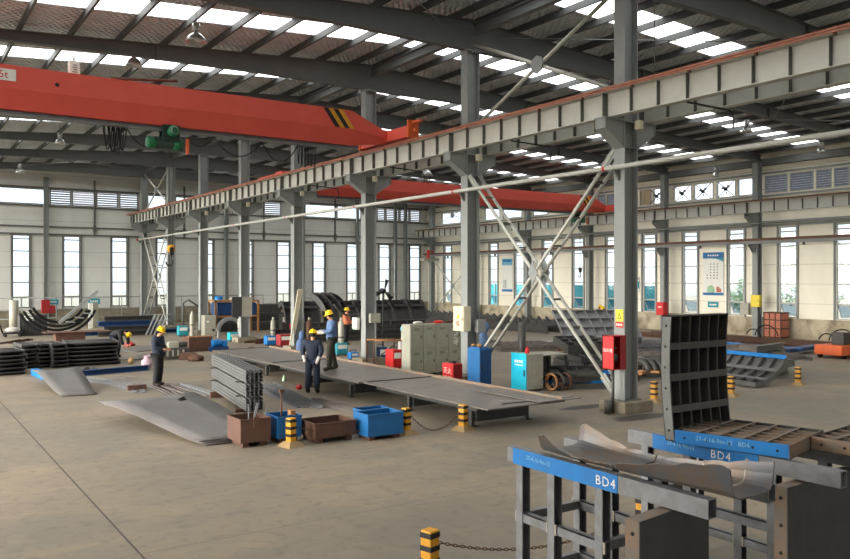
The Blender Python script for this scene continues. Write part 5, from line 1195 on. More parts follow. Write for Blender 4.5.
MB().box(.08, .14, .05, .55, 0, .05).build('foot', 'black', t); MB().box(.5, .56, .05, .55, 0, .05).build('foot', 'black', t)
q = MB(); q.lathe([(.001, 0), (.06, 0), (.06, .1), (.03, .16), (.001, .18)], (.3, .3, 1.02), 10); q.build('signal_lamp', 'red', t)
t = thing('hose_bench', 'open-sided dark grey bench with coiled hose right of the cyan machine', 'bench', (15.03, 16.45, 0))
q = MB(); q.box(0, 1.0, 0, .8, .93, .96); q.build('top', 'machine_grey', t); q = MB(); q.box(0, 1.0, .76, .8, 0, .93); q.build('back_plate', 'black_steel', t)
for x in (.03, .97):
    for y in (.05, .72): q = MB(); q.box(x - .03, x + .03, y - .03, y + .03, 0, .9); q.build('leg', 'black_steel', t)
q = MB(); q.box(.05, .95, .05, .75, .34, .37); q.build('shelf', 'black_steel', t)
for i in range(3):
    q = MB(); q.tube(arc((0, 0, .24), .22, 0, 350, 18, 'yz'), .028, 7); q.tube(arc((.05, 0, .24), .2, 0, 350, 18, 'yz'), .025, 7); o = q.build('hose_coil', ['wood', 'dark_steel', 'rust'][i]); o.location = (15.15 + .22 * i, 16.2 - .05 * i, 0); tag(o, ['tan hose coil leaning beside the cyan machine', 'dark hose coil beside the tan coil', 'rusty wire coil at the right of the hose coils'][i], 'coil')
p = W(522, 350); q = MB(); q.tube([(0, 0, 0), (0, 0, 1.1)], .13, 12); q.sphere((0, 0, 1.1), .13, 12, 6, (1, 1, .5)); o = q.build('steel_pipe_post', 'dark_steel'); pp = W(522, 372); o.location = pp; o.scale = (1, 1, 1.42); tag(o, 'thick dark pipe post rising behind the cyan machine', 'post')
# ---------------------------------------------------------------- gas cylinders
def cylinder(label, loc, m_, h=1.4, r=.115, cap='cylinder_grey'):
    t = thing('gas_cylinder', label, 'gas cylinder', loc, 0, 'gas cylinders'); q = MB(); q.lathe([(.001, 0), (r * .9, 0), (r, .03), (r, h - .28), (r * .85, h - .17), (r * .4, h - .1), (.001, h - .1)], (0, 0, 0), 16); q.build('tank', m_, t)
    q = MB(); q.lathe([(.05, h - .13), (.055, h - .1), (.05, h), (.001, h + .01)], (0, 0, 0), 12); q.tube([(0, 0, h - .06), (.09, 0, h - .04)], .018, 6); q.build('valve', cap, t)
    q = MB(); q.lathe([(r + .004, h * .45), (r + .004, h * .5)], (0, 0, 0), 16); q.build('band', 'dark_steel', t)
    return t
for l, px_, py_, m_, h in (('pale grey gas cylinder left of the control cabinet', 192, 337, 'cylinder_grey', 1.35), ('pale gas cylinder in front of the hoop, on the column with cyan welder', 240, 340, 'cylinder_grey', 1.2), ('pale gas cylinder with blue trolley right of the cyan welder', 273, 342, 'cylinder_grey', 1.2),
                           ('rust-brown gas cylinder left of the denim-vest worker', 309, 352, 'rust', 1.45), ('tall grey gas cylinder right of the denim-vest worker', 341, 355, 'cylinder_grey', 1.5)):
    cylinder(l, W(px_, py_), m_, h)
t = thing('control_cabinet', 'pale grey control cabinet on the floor between two slim columns', 'cabinet', W(204.5, 337)); q = MB(); q.bevbox(0, .62, 0, .55, .05, 1.12, .012); q.box(.03, .59, .03, .52, 0, .05); q.build('carcass', 'machine_grey', t); q = MB(); q.bevbox(.02, .6, -.015, 0, .08, 1.08, .005); d = q.build('door', 'machine_grey', t); q = MB(); q.lathe([(.001, -.022), (.06, -.022), (.06, -.015), (.001, -.015)], (.18, 0, .8), 12, 'y'); q.build('dial', 'white', d); q = MB(); q.lathe([(.001, -.03), (.07, -.03), (.07, -.015), (.001, -.015)], (.47, 0, .35), 12, 'y'); q.build('vent_disc', 'black', d)
p = W(189, 352); t = bin_('rusty brown open box at the far end of the steel table', p.x, p.x + 1.0, p.y, p.y + .9, .0, .6, 'rust', foot=False, lug=False, name='rusty_box')
q = MB(); q.box(0.02, .98, .02, .5, .6, .63); q.build('wooden_lid', 'wood', t)
p = W(210.5, 351.5); t = thing('blue_machine', 'blue motor unit right of the rusty open box', 'machine', p); q = MB(); q.bevbox(0, .8, 0, .5, 0, .18, .02); q.build('base', 'blue_dark', t); q = MB(); q.lathe([(.001, 0), (.15, 0), (.16, .03), (.16, .4), (.12, .44), (.001, .44)], (.12, .25, .32), 14, 'x'); q.bevbox(.58, .78, .1, .4, .18, .42, .02); q.build('motor', 'blue', t)
q = MB(); q.lathe([(.001, 0), (.06, 0), (.05, .12), (.001, .16)], (-.2, .1, .63), 10); q.build('yellow_cap', 'sign_yellow', t) if False else None
def small_machine(label, px_, py_, w, d, h, m_, cat='machine', name='welder_unit'):
    t = thing(name, label, cat, W(px_, py_)); q = MB(); q.bevbox(0, w, 0, d, .05, h, .02); q.build('housing', m_, t); q = MB(); q.box(.05, w - .05, -.012, 0, h * .55, h * .85); q.build('panel', 'white', t); q = MB(); q.tube([(.05, d / 2, h), (.05, d / 2, h + .08), (w - .05, d / 2, h + .08), (w - .05, d / 2, h)], .014, 6); q.build('handle', 'black', t)
    for x in (.08, w - .08):
        for y in (0.06, d - .06): MB().lathe([(.001, -.02), (.05, -.02), (.05, .02), (.001, .02)], (x, y, .05), 10, 'y').build('wheel', 'black', t)
    return t
small_machine('cyan portable welder at the foot of the hoop column', 230, 341.5, .62, .4, .42, 'cyan'); small_machine('blue welder trolley below the pale cylinder with blue base', 267, 346, .45, .4, .45, 'blue'); small_machine('teal welder unit left of the grey gas cylinder', 179, 336.5, .5, .4, .55, 'teal')
small_machine('small blue toolbox under the workbench', 351, 360.5, .35, .3, .3, 'blue', 'toolbox', 'tool_box'); small_machine('teal welder unit at the foot of the tall grey cylinder', 337, 356, .5, .4, .5, 'teal'); small_machine('blue drum-like bin under the workbench, right part', 379, 364, .34, .34, .6, 'blue_dark', 'bin', 'blue_bin'); small_machine('red machine box right behind the leaning plank', 280.5, 347, .62, .5, .55, 'red_dark'); small_machine('red portable generator left of the grey lockers', 393, 369.5, .36, .5, .66, 'red', 'machine', 'generator'); small_machine('dark cabinet with red door far behind the leaning plank', 282, 331, .7, .5, .95, 'black_steel', 'cabinet', 'dark_cabinet')
p = W(290, 331); q = MB(); q.bevbox(0, .34, 0, .1, .1, 1.0, .01); q.box(.05, .29, .02, .08, 0, .1); o = q.build('red_shield', 'red'); o.location = p; tag(o, 'red panel beside the dark cabinet, just left of the plank column', 'panel')
a, c = W(291.5, 351), WX(301.5, 289, 15.2); a.x += 0
q = MB(); pl0 = Vector((14.05, 30.25, 0)); pt_ = WX(301.3, 289.5, 14.08); q.bar(W(292, 351) + Vector((-.06, 0, .03)), pt_ + Vector((-.05, 0, 0)), .2, .05, up=(0, 1, 0)); tag(q.build('leaning_plank', 'cream'), 'long pale plank leaning against the fourth column', 'plank')
# workbench of poles beside the third column
p = W(352, 366); t = thing('pole_workbench', 'rickety workbench of poles before the column with the white-green meter box', 'workbench', (13.85, 23.6, 0))
q = MB(); q.tube([(0, 0, .95), (1.0, -.2, .93)], .03, 8); q.tube([(0, .5, .95), (1.0, .3, .93)], .03, 8); q.build('top_pole', 'wood', t)
for x, y in ((0, 0), (0, .5), (1.0, -.2), (1.0, .3)): q = MB(); q.tube([(x, y, 0), (x, y, .95)], .028, 8); q.build('leg', 'rust', t)
q = MB(); q.tube([(.1, .05, .3), (.95, -.1, .9)], .02, 6); q.build('brace', 'dark_steel', t)
p = Vector((14.85, 23.4, 0)); t = thing('blue_top_stand', 'pale stand with bright blue cap beside the workbench', 'stand', p); q = MB(); q.tube([(0, 0, 0), (.05, 0, .9), (.08, 0, 1.25)], .07, 8); q.build('post', 'cream', t); q = MB(); q.sphere((.1, 0, 1.33), .13, 10, 7); q.build('cap', 'sky_blue', t); q = MB(); q.tube([(-.08, -.05, .9), (-.1, -.05, .2)], .08, 8, r2=.05); q.build('hanging_cloth', 'white_cloth', t)
t = thing('floor_fan', 'black pedestal fan standing by the back windows', 'fan', W(383, 352)); fz = WY(383, 291, t.location.y).z
q = MB(); q.tube([(0, 0, .03), (0, 0, fz)], .035, 8); q.lathe([(.001, 0), (.3, 0), (.28, .05), (.001, .06)], (0, 0, 0), 14); q.build('stand', 'black', t)
q = MB(); q.lathe([(.001, -.12), (.1, -.1), (.12, .1), (.001, .12)], (0, 0, fz), 10, 'y'); q.build('motor', 'black', t)
for k in range(3):
    an = k * 2.094 + .25; q = MB(); P = lambda r, dn, dy: (r * math.sin(an + dn), dy, fz + r * math.cos(an + dn)); q.sheet([[P(.08, -.4, -.15), P(.08, .4, -.1)], [P(.5, -.22, -.17), P(.5, .22, -.1)]], .01); q.build('blade', 'black', t)
q = MB(); q.sphere((0, 0, .28), .26, 10, 8, (.8, .8, 1.25)); q.sphere((.08, 0, .7), .17, 8, 6, (.9, .8, 1.3)); o = q.build('blue_tarp', 'denim'); o.location = W(300, 353); o.scale = (.8, .8, 1.0); tag(o, 'crumpled light blue cloth heap at the foot of the leaning plank', 'cloth')
q = MB(); q.sphere((0, 0, .5), .3, 10, 8, (.9, .8, 1.6)); q.sphere((.1, -.05, 1.05), .2, 8, 6, (1, .9, 1.3)); o = q.build('blue_tarp', 'denim'); o.location = W(482, 352); tag(o, 'blue cloth cover draped on a valve behind the column with the cream box', 'cloth')
# ================================================================ STOCK ALONG THE WALLS
# small formwork piles between the nearest column and the right wall
def pile(label, px_, py_, w, L_, n, yaw, m_='dark_steel', h=.16, grp=None):
    c = W(px_, py_)
    for k in range(n):
        t = thing('framed_formwork', '%s, %s in its pile' % (label, 'topmost' if k == n - 1 else ORD[k]) if n > 1 else label, 'formwork', (c.x + random.uniform(-.1, .1), c.y + random.uniform(-.1, .1), k * (h + .012)), yaw + random.uniform(-.06, .06), grp or label)
        q = MB(); q.box(0, w, 0, L_, 0, .012); q.build('skin_plate', m_, t)
        q = MB()
        for a, b2, c2, d2 in ((0, w, 0, .012), (0, w, L_ - .012, L_), (0, .012, .012, L_ - .012), (w - .012, w, .012, L_ - .012)): q.box(a, b2, c2, d2, .012, h)
        q.build('edge_flange', m_, t)
        q = MB(); nx = max(2, int(w / .35)); ny = max(2, int(L_ / .4))
        for i in range(1, nx): q.box(w * i / nx - .006, w * i / nx + .006, .012, L_ - .012, .012, h)
        for j in range(1, ny):
            for i in range(nx): q.box(w * i / nx + .007, w * (i + 1) / nx - .007, L_ * j / ny - .006, L_ * j / ny + .006, .012, h * .9)
        q.build('rib_grid', m_, t)
pv = lambda px_, py_, z: W(px_, py_, z)
# sloping curved panel facing the camera, behind the cyan machine
p0 = W(556, 352); formwork('large sloping ribbed panel behind the cross brace foot', 3.5, 2.5, .14, 7, 4, (p0.x + .2, p0.y - .4, .03), (math.radians(-50), 0, math.radians(-25)), 'grey_steel', curve=lambda z: -.12 * math.sin(z / 2.1 * 3.14), holes=False, rib='grey_steel')
q = MB(); q.box(0, 3.4, .6, 1.0, 0, .45); o = q.build('timber_stack', 'rust'); o.location = (p0.x + .2, p0.y - .2, 0); o.rotation_euler = (0, 0, math.radians(-25)); tag(o, 'low rusty bearer under the large sloping ribbed panel', 'bearer')
p1 = W(568, 370); formwork('dark ribbed formwork block in front of the large sloping panel', 1.5, 1.3, .3, 4, 3, (p1.x, p1.y, .54), (math.radians(-80), 0, math.radians(-20)), 'dark_steel', holes=False)
pile('dark framed panel under the ribbed block', 567, 370.5, 1.6, 1.2, 3, -.35)
p2 = W(583, 386); formwork('low slanted panel with half-blue front edge at the foot of the cross brace', 2.3, .9, .12, 6, 2, (p2.x - 1.6, p2.y + .7, .1), (math.radians(-68), 0, math.radians(-38)), 'dark_steel', holes=False, edge_m='blue')
pile('dark framed panel right of the hose coils', 569, 389, 1.1, .9, 3, -.45)
pile('dark framed panel just left of the brace foot', 584, 380, 1.2, 1.0, 4, -.3, 'black_steel')
pile('grey framed panel behind the hydrant-cabinet column brace foot', 596, 363, 1.8, 1.2, 4, -.3, 'dark_steel', .2)
pile('steel panel pile behind the nearest column, left stack', 622, 384, 1.4, 1.0, 3, .3)
pile('steel panel pile right of the nearest column', 646, 378, 1.6, 1.5, 4, -.2, 'mill_dark')
pile('grey panel pile farther behind the nearest column', 640, 362, 2.6, 1.4, 4, -.25, 'grey_steel')
bars('blue-edged steel flat on the pile behind the nearest column', W(600, 374, .55), W(664, 371, .55), 2, .14, 'blue', 1.2, .06, z=.56)
for i, (a, b2, l) in enumerate((((640, 374), (662, 366), 'tan timber leaning on the pile right of the nearest column'), ((636, 371), (660, 372), 'tan timber lying on the pile right of the nearest column'))):
    q = MB(); pa, pb = W(*a, .66), W(*b2, .72); q.bar(pa, pb, .09, .06); tag(q.build('timber', 'wood'), l, 'timber')
# half-round coils between the pedestals: grey gear-like pieces
for k in range(5):
    q = MB(); q.tube(arc((0, 0, 0), .28, 0, 180, 10, 'yz'), .07, 7); q.tube(arc((.08, 0, 0), .2, 0, 180, 10, 'yz'), .05, 6); o = q.build('half_ring', 'dark_steel'); p = W(640 + 7 * k, 372, .66); o.location = (p.x, p.y, .68); tag(o, 'dark half ring, %s of the row standing on the pile right of the nearest column' % ('leftmost', 'second', 'middle', 'fourth', 'rightmost')[k], 'ring', 'half rings on the pile')
# curved ribbed panel at right, lying on its back
pc = W(757, 385); t = formwork('curved grey ribbed formwork panel lying at right, its blue top edge upward', 4.4, 2.2, .14, 7, 4, (pc.x + .1, pc.y - .15, .14), (math.radians(-42), 0, math.radians(142)), 'grey_steel', curve=lambda z: .55 * ((z - .9) / 1.1) ** 2 - .37, holes=False, rib='grey_steel', edge_m='grey_steel') if False else None
def curved_panel(label, a, b2, rad, a0, a1, m_, edge_m, ribs, strs, dep=.14):
    """arc section swept from floor point a to b2 (section rises away from the camera)"""
    a, b2 = Vector(a), Vector(b2); d = (b2 - a); L_ = d.length; d.normalize(); nrm = Vector((-d.y, d.x, 0))
    if nrm.dot(Vector((SA, CA, 0))) < 0: nrm = -nrm
    t = thing('curved_formwork', label, 'formwork', a); n = 12
    def pt(u, th, rr): return d * u + nrm * (math.cos(math.radians(th)) * rr) + Vector((0, 0, rad + math.sin(math.radians(th)) * rr + .02)) 
    def band(q, u0, u1, r0, r1, ta, tb, k):
        vs = []
        for i in range(k + 1):
            th = ta + (tb - ta) * i / k
            vs += [pt(u0, th, r0), pt(u1, th, r0), pt(u1, th, r1), pt(u0, th, r1)]
        q.add(vs, [(i * 4 + j, i * 4 + (j + 1) % 4, (i + 1) * 4 + (j + 1) % 4, (i + 1) * 4 + j) for i in range(k) for j in range(4)] + [(3, 2, 1, 0), (k * 4, k * 4 + 1, k * 4 + 2, k * 4 + 3)])
    q = MB(); band(q, 0, L_, rad - .01, rad, a0, a1, n); q.build('skin_plate', m_, t)
    for i in range(ribs + 1):
        q = MB(); u = L_ * i / ribs; band(q, max(0, u - .008), min(L_, u + .008), rad - dep, rad - .01, a0, a1, n); q.build('rib', m_, t)
    for j in range(strs + 1):
        th = a0 + (a1 - a0) * j / strs; q = MB(); e = .9; band(q, .01, L_ - .01, rad - dep, rad - dep + .012, th - 2.2, th + 2.2, 1); band(q, .01, L_ - .01, rad - dep + .012, rad - .01, th - .25, th + .25, 1); q.build('stringer', edge_m if j == strs else m_, t)
    return t
curved_panel('curved grey ribbed formwork lying at right, blue along its upper edge', W(684, 378), W(757, 388), 1.8, -92, -38, 'panel_grey', 'blue', 7, 3)
pile('grey frame stack behind the curved formwork', 772, 378, 1.9, 1.0, 3, .25, 'panel_grey', .2)
bc = W(772, 378); q = MB(); q.prof(IPROF(.2, .3, .014, .01), (bc.x + .1, bc.y + .6, .65), (bc.x + 2.0, bc.y + .9, .65)); tag(q.build('steel_beam', 'panel_grey'), 'grey beam lying across the frame stack behind the curved formwork', 'beam')
bars('slim grey beam on the stack behind the curved formwork', W(748, 349, .6), W(806, 361, .6), 3, .16, 'mill_dark', 1.3, .12, z=.62)
pile('flat dark panel pile behind the curved formwork', 735, 364, 2.6, 1.8, 3, -.1, 'mill_dark')
# long blue plates and the orange machine
def slab(label, name, pa, pb, w, z0, z1, m_, cat='plate'):
    a, b2 = Vector(pa), Vector(pb); q = MB(); q.bar((a.x, a.y, (z0 + z1) / 2), (b2.x, b2.y, (z0 + z1) / 2), w, z1 - z0); return tag(q.build(name, m_), label, cat)
slab('long bright blue plate lying near the right wall', 'blue_plate', W(700, 346), W(800, 355), .35, .2, .27, 'blue')
slab('dark blue plate end lying right of the long bright blue plate', 'blue_plate', W(783, 355.5), W(824, 350.5), .5, .12, .27, 'blue_dark')
slab('rusty bearer under the long bright blue plate', 'bearer', W(730, 350), W(740, 345), .2, 0, .19, 'rust'); slab('second rusty bearer under the long bright blue plate', 'bearer', W(770, 354), W(782, 349), .2, 0, .19, 'rust')
p = W(842, 359.5); t = thing('orange_machine', 'low orange machine with black top at the right frame edge', 'machine', p, .0); q = MB(); q.bevbox(0, 3.0, -.0, 1.1, .12, .5, .03); q.build('chassis', 'orange', t)
q = MB(); q.bevbox(.5, 1.0, .2, .7, .5, .98, .03); q.build('motor_box', 'black_steel', t); q = MB(); q.bevbox(1.02, 1.3, .2, .7, .5, .95, .03); q.build('yellow_cover', 'yellow', t); q = MB(); q.tube(arc((1.9, .4, .62), .28, -20, 200, 12), .05, 7); q.build('hose', 'rubber', t)
for x in (.3, 2.7):
    for y in (.08, 1.02): q = MB(); q.lathe([(.001, -.06), (.12, -.06), (.12, .06), (.001, .06)], (x, y, .12), 12, 'y'); q.build('wheel', 'black', t)
# rusty rails along the right wall
first = None
for k in range(6):
    q = MB(); q.prof(IPROF(.16, .16, .02, .02), (33.6 + .5 * k, 13 + .6 * (k % 3), .002), (33.2 + .5 * k, 29.6 - .5 * (k % 2), .002)); tag(q.build('steel_rail', 'rust'), 'long rusty rail on the floor before the right wall, %s from the wall' % ('sixth', 'fifth', 'fourth', 'third', 'second', 'first')[k], 'rail', 'rusty rails by the right wall')
for k, (x, y, l) in enumerate(((35.2, 22.6, 'black hose loop on the rails left of the orange machine'), (35.0, 18.8, 'thin black hose arch above the rails behind the orange machine'))):
    q = MB(); q.tube(arc((0, 0, .0), .62, 10, 170, 14, 'yz'), .03, 6); q.tube(arc((0, .7, .0), .4, 20, 180, 12, 'yz'), .03, 6); o = q.build('hose_loop', 'rubber'); o.location = (x, y, .2); tag(o, l, 'hose')
# reddish crate between wall and column
p = Vector((37.9, 24.0, 0)); t = thing('brick_crate', 'reddish stacked crate standing against the right wall next to the yellow meter box', 'crate', (37.3, 23.15, 0)); q = MB(); q.box(0, .7, 0, .95, .06, 1.35); q.build('body', 'crate_pink', t)
q = MB()
for z in (.06, .5, .94, 1.3): q.box(-.02, .72, -.02, .97, z, z + .06)
for y in (.0, .3, .62, .93): q.box(-.03, -.001, y - .02, y + .03, .0, 1.36)
q.build('batten', 'rust', t)
# long toothed beams stacked along the right wall behind the brace (each with a row of stub brackets)
for k in range(5):
    t = thing('toothed_beam', 'long black beam with toothed brackets along the right wall, %s' % ('nearest of five', 'second of five', 'middle of five', 'fourth of five', 'farthest of five')[k], 'beam', (30.6 + 1.15 * k, 33.0 + .3 * (k % 2), 0), 0, 'toothed beams by the right wall')
    q = MB(); q.prof(IPROF(.3, .42, .03, .02), (0, 0, .002), (0, 20, .002)); q.build('beam', 'black_steel', t)
    for i in range(26):
        if k == 0 and i == 0: tooth_me = None
        if tooth_me is None:
            q = MB(); y = 0; q.add([(-.12, y, .42), (.12, y, .42), (.12, y + .1, .42), (-.12, y + .1, .42), (-.03, y + .2, .64), (.03, y + .2, .64), (.03, y + .3, .64), (-.03, y + .3, .64)], [(3, 2, 1, 0), (4, 5, 6, 7), (0, 1, 5, 4), (1, 2, 6, 5), (2, 3, 7, 6), (3, 0, 4, 7)]); o = q.build('bracket', 'dark_steel', t); tooth_me = o.data
        else: o = bpy.data.objects.new('bracket', tooth_me); COL.objects.link(o); o.parent = t
        o.location = (0, .3 + i * .76, 0)
pile('scattered dark plate on the floor behind the pipe post', 500, 352, 3.0, 2.6, 2, -.3, 'mill_dark', .1); pile('dark plate pile left of the pipe post', 470, 348, 2.0, 1.5, 2, .2, 'black_steel', .1)
slab('long grey flat lying on the floor behind the pipe post', 'steel_flat', W(525, 345), W(590, 338), .5, 0, .05, 'grey_steel')
# dark curved segments in a row at the back, behind the workbench column
def segment(label, loc, rz, r, th, wdt, m_='dark_steel', a0=20, a1=120):
    t = thing('curved_segment', label, 'formwork', loc, rz, 'dark curved segments at the back')
    n = 12
    def sec(q, x0, x1, r0, r1, b0=a0, b1=a1):
        vs = []
        for i in range(n + 1):
            an = math.radians(b0 + (b1 - b0) * i / n); c, s = math.cos(an), math.sin(an); vs += [(x0, -c * r0, s * r0), (x1, -c * r0, s * r0), (x1, -c * r1, s * r1), (x0, -c * r1, s * r1)]
        q.add(vs, [(i * 4 + k, i * 4 + (k + 1) % 4, (i + 1) * 4 + (k + 1) % 4, (i + 1) * 4 + k) for i in range(n) for k in range(4)] + [(3, 2, 1, 0), (n * 4, n * 4 + 1, n * 4 + 2, n * 4 + 3)])
    q = MB(); sec(q, 0, wdt, r - .02, r); q.build('skin_plate', m_, t)
    for x in (0, wdt - .02): q = MB(); sec(q, x, x + .02, r, r + th); q.build('rib', m_, t)
    for i in range(4):
        an = a0 + (a1 - a0) * i / 3; q = MB(); sec(q, .02, wdt - .02, r, r + th * .8, an - 1.2, an + 1.2); q.build('web_plate', m_, t)
    return t
segx = [16.6, 17.6, 18.6, 19.6, 20.6, 21.6, 22.6, 23.6]
for k, x in enumerate(segx):
    y = 37.6 - .12 * k; segment('dark curved formwork segment, %s from the left in the back row' % ('first', 'second', 'third', 'fourth', 'fifth', 'sixth', 'seventh', 'eighth')[k], (x, y, .55), math.radians(-14), 1.15, .26, .8, 'black_steel', 15, 125)
for k in range(3):
    segment('tall dark curved segment left of the orange-shirted worker, %s' % ('leftmost of three', 'middle of three', 'rightmost of three')[k], (16.9 + .5 * k, 35.4 + .1 * k, 1.0), math.radians(25), 1.15, .26, .45, 'black_steel', 25, 85)
for k in range(4):
    for j in range(2):
        if j == 0 and k > 1: continue
        lab = 'long dark girder %s, below the curved segments behind the workbench' % (('rear', 'front')[j] + ' row ' + ORD[k])
        t = thing('dark_girder', lab, 'girder', (15.6 + .3 * j, 36.3 - 1.5 * j, .002 + .3 * k * (1 if j == 0 else .8)), math.radians(-4), 'girders behind the workbench')
        q = MB(); q.prof(IPROF(.26, .28 if j == 0 else .23, .03, .02), (0, 0, 0), (8.8 - .5 * k, 0, 0)); q.build('web', 'black_steel' if k % 2 else 'dark_steel', t)
        q = MB()
        for i in range(7): x = .4 + 1.15 * i - .06 * k * i; q.box(x, x + .02, -.125, .125, .03, (.25 if j == 0 else .2))
        q.build('stiffener', 'dark_steel', t)
for k, (x, y) in enumerate(((24.6, 35.5), (25.9, 35.2), (24.8, 33.9))): pass
pile('dark brown panel beside the back corner', 447, 340, 2.4, 1.6, 4, .1, 'rust', .2)
# far-left stock along the back wall
def arcrail(label, cx, y, cz, r, a0, a1):
    q = MB(); pts = arc((0, 0, 0), r, a0, a1, 18)
    for p, n_ in zip(pts, pts[1:]): q.bar(p, n_, .14, .06, up=(0, 1, 0))
    o = q.build('curved_rail', 'rubber'); o.location = (cx, y, cz); tag(o, label, 'rail', 'curved rails in a stack at the back left')
cc = W(47, 337); ctr = WY(58, 298, cc.y)
for k in range(4):
    arcrail('black curved rail, %s of the nested stack at back left' % ('outermost', 'second', 'third', 'innermost')[k], ctr.x + .03 * k, cc.y + .3 * (k % 2), .12 + 2.0, 2.0 - .21 * k, 205, 338 - 3 * k)
pa, pb = WY(59, 323, cc.y), WY(98, 291, cc.y); q = MB(); q.bar(pa, pb, .1, .16); tag(q.build('light_bar', 'alu'), 'pale straight bar leaning up out of the nested curved rails', 'bar')
for k in range(3):
    a = WY(66 + 9 * k, 321.5 - 4.2 * k, cc.y - .35); q = MB(); q.bar(a, a + Vector((.42, 0, -.05)), .25, .05); tag(q.build('tread_rail', 'alu'), 'pale tread plate on the nested curved rails, %s' % ('lowest', 'middle', 'highest')[k], 'tread', 'tread plates on the curved rails')
for k in range(9):
    q = MB(); x = WY(21 + 3.1 * k, 320, 47.2).x; q.bevbox(-.07, .07, -.4, .4, 0, 1.15 - .03 * (k % 3), .02); o = q.build('upright_slab', 'black_steel'); o.location = (x, 47.6, 0); tag(o, 'upright dark panel, %s from left, in the rack behind the nested curved rails' % ('first', 'second', 'third', 'fourth', 'fifth', 'sixth', 'seventh', 'eighth', 'ninth')[k], 'panel', 'upright dark panels at the back left')
for k in range(4):
    q = MB(); a = WY(24, 312 + 2.6 * k, 46.9); q.box(0, .45, -.02, .02, 0, .1); o = q.build('label_sign', 'white'); o.location = a; o.rotation_euler = (0, .25, 0); tag(o, 'white label strip, %s of four on the upright dark panels' % ORD[3 - k].replace(' from bottom', ''), 'strip', 'white strips on the dark panels')
t = thing('railing_hose_cabinet', 'red cabinet on the railing of the back wall left of the teal sign', 'cabinet', WY(41.5, 313.5, 54.6)); q = MB(); q.bevbox(0, .5, 0, .25, 0, .85, .02); q.bevbox(.5, .8, .02, .23, .0, .5, .02); q.build('body', 'red_dark', t)
for k, px_ in enumerate((91, 96)): pass
q = MB(); a = WY(88.5, 321, 52); c = WY(92, 303, 52); q.box(a.x, c.x, 51.9, 52.0, 0, c.z); tag(q.build('white_post', 'white'), 'white post below the right teal sign', 'post')
q = MB(); a = WY(92.5, 321, 52.3); c = WY(98, 303, 52.3); q.box(a.x, c.x, 52.2, 52.5, 0, c.z); tag(q.build('grey_locker', 'locker'), 'grey slim locker beside the white post', 'locker')
q = MB(); a = W(12, 331); q.lathe([(.001, 0), (.25, 0), (.25, 1.8), (.001, 1.82)], (0, 0, 0), 14); o = q.build('grey_drum', 'cylinder_grey'); o.location = (a.x + .1, a.y, 0); tag(o, 'tall pale grey cylinder standing far left by the back wall', 'cylinder')
t = thing('hand_cart', 'low hand cart with white load and raised handle at far left', 'cart', W(3, 337.5)); q = MB(); q.box(0, .95, 0, .6, .16, .22); q.tube([(.02, .1, .2), (-.25, .1, 1.05)], .025, 7); q.tube([(.02, .5, .2), (-.25, .5, 1.05)], .025, 7); q.tube([(-.25, .1, 1.05), (-.25, .5, 1.05)], .025, 7); q.build('frame', 'black', t)
q = MB(); q.sphere((.5, .3, .36), .25, 10, 7, (1.5, .9, .6)); q.build('sack', 'white_cloth', t)
for x in (.12, .83):
    for y in (.04, .56): q = MB(); q.lathe([(.001, -.03), (.08, -.03), (.08, .03), (.001, .03)], (x, y, .08), 10, 'y'); q.build('wheel', 'black', t)
# railing in front of the back wall
t = thing('wall_railing', 'grey tube railing running along the foot of the back wall', 'railing', (3.0, 55.3, 0)); 
for z in (.55, 1.1, 1.85): q = MB(); q.tube([(0, 0, z), (20, 0, z)], .03, 6); q.build('rail', 'steel_paint', t)
for k in range(11): q = MB(); q.tube([(2 * k, 0, 0), (2 * k, 0, 1.85)], .03, 6); q.build('post', 'steel_paint', t)
# blue-black stock block at the back left (px 100-155)
for k in range(4):
    a = W(100, 337); q = MB(); q.prof(IPROF(.5, .26, .05, .04), (a.x + .3 * (k % 2), a.y + .4, .002 + .268 * k), (a.x + 3.4 - .2 * k, a.y + .4, .002 + .268 * k)); tag(q.build('steel_beam', 'blue_dark' if k == 2 else 'black_steel'), '%s beam in the block of stock at the back left, %s' % ('dark blue' if k == 2 else 'black', ORD[k]), 'beam', 'stock block at the back left')
a = W(74, 336)
for k in range(3): q = MB(); q.prof(IPROF(.4, .2, .04, .04), (a.x, a.y + .5 * k, .002), (a.x + 6.5, a.y + .5 * k, .002)); tag(q.build('steel_beam', 'black_steel' if k else 'blue_dark'), 'long low beam on the floor at the back left, %s' % ('nearest', 'middle', 'farthest')[k], 'beam', 'low beams at the back left')
q = MB(); a = W(104, 334); q.bevbox(0, .75, 0, .5, 0, .35, .05); q.bevbox(.1, .5, .05, .45, .35, .75, .04); o = q.build('grey_machine', 'machine_grey'); o.location = (a.x, a.y - .5, 0); tag(o, 'grey machine casing lying on the low beams at back left', 'machine')
for k in range(4):
    a = W(146 + 4 * k, 336); q = MB(); q.bar((a.x, a.y, .05), (a.x + .5, a.y, 1.15), .1, .06); tag(q.build('white_bar', 'alu'), 'pale slanted bar, %s in the rack before the far brace' % ('first', 'second', 'third', 'fourth')[k], 'bar', 'pale slanted bars')
for k in range(2):
    a = W(145, 330); q = MB(); q.bar((a.x, a.y - .1, .55 + .35 * k), (a.x + 1.5, a.y - .1, .55 + .35 * k), .06, .08); tag(q.build('rack_bar', 'alu'), ('lower', 'upper')[k] + ' cross bar of the slanted pale bars', 'bar')
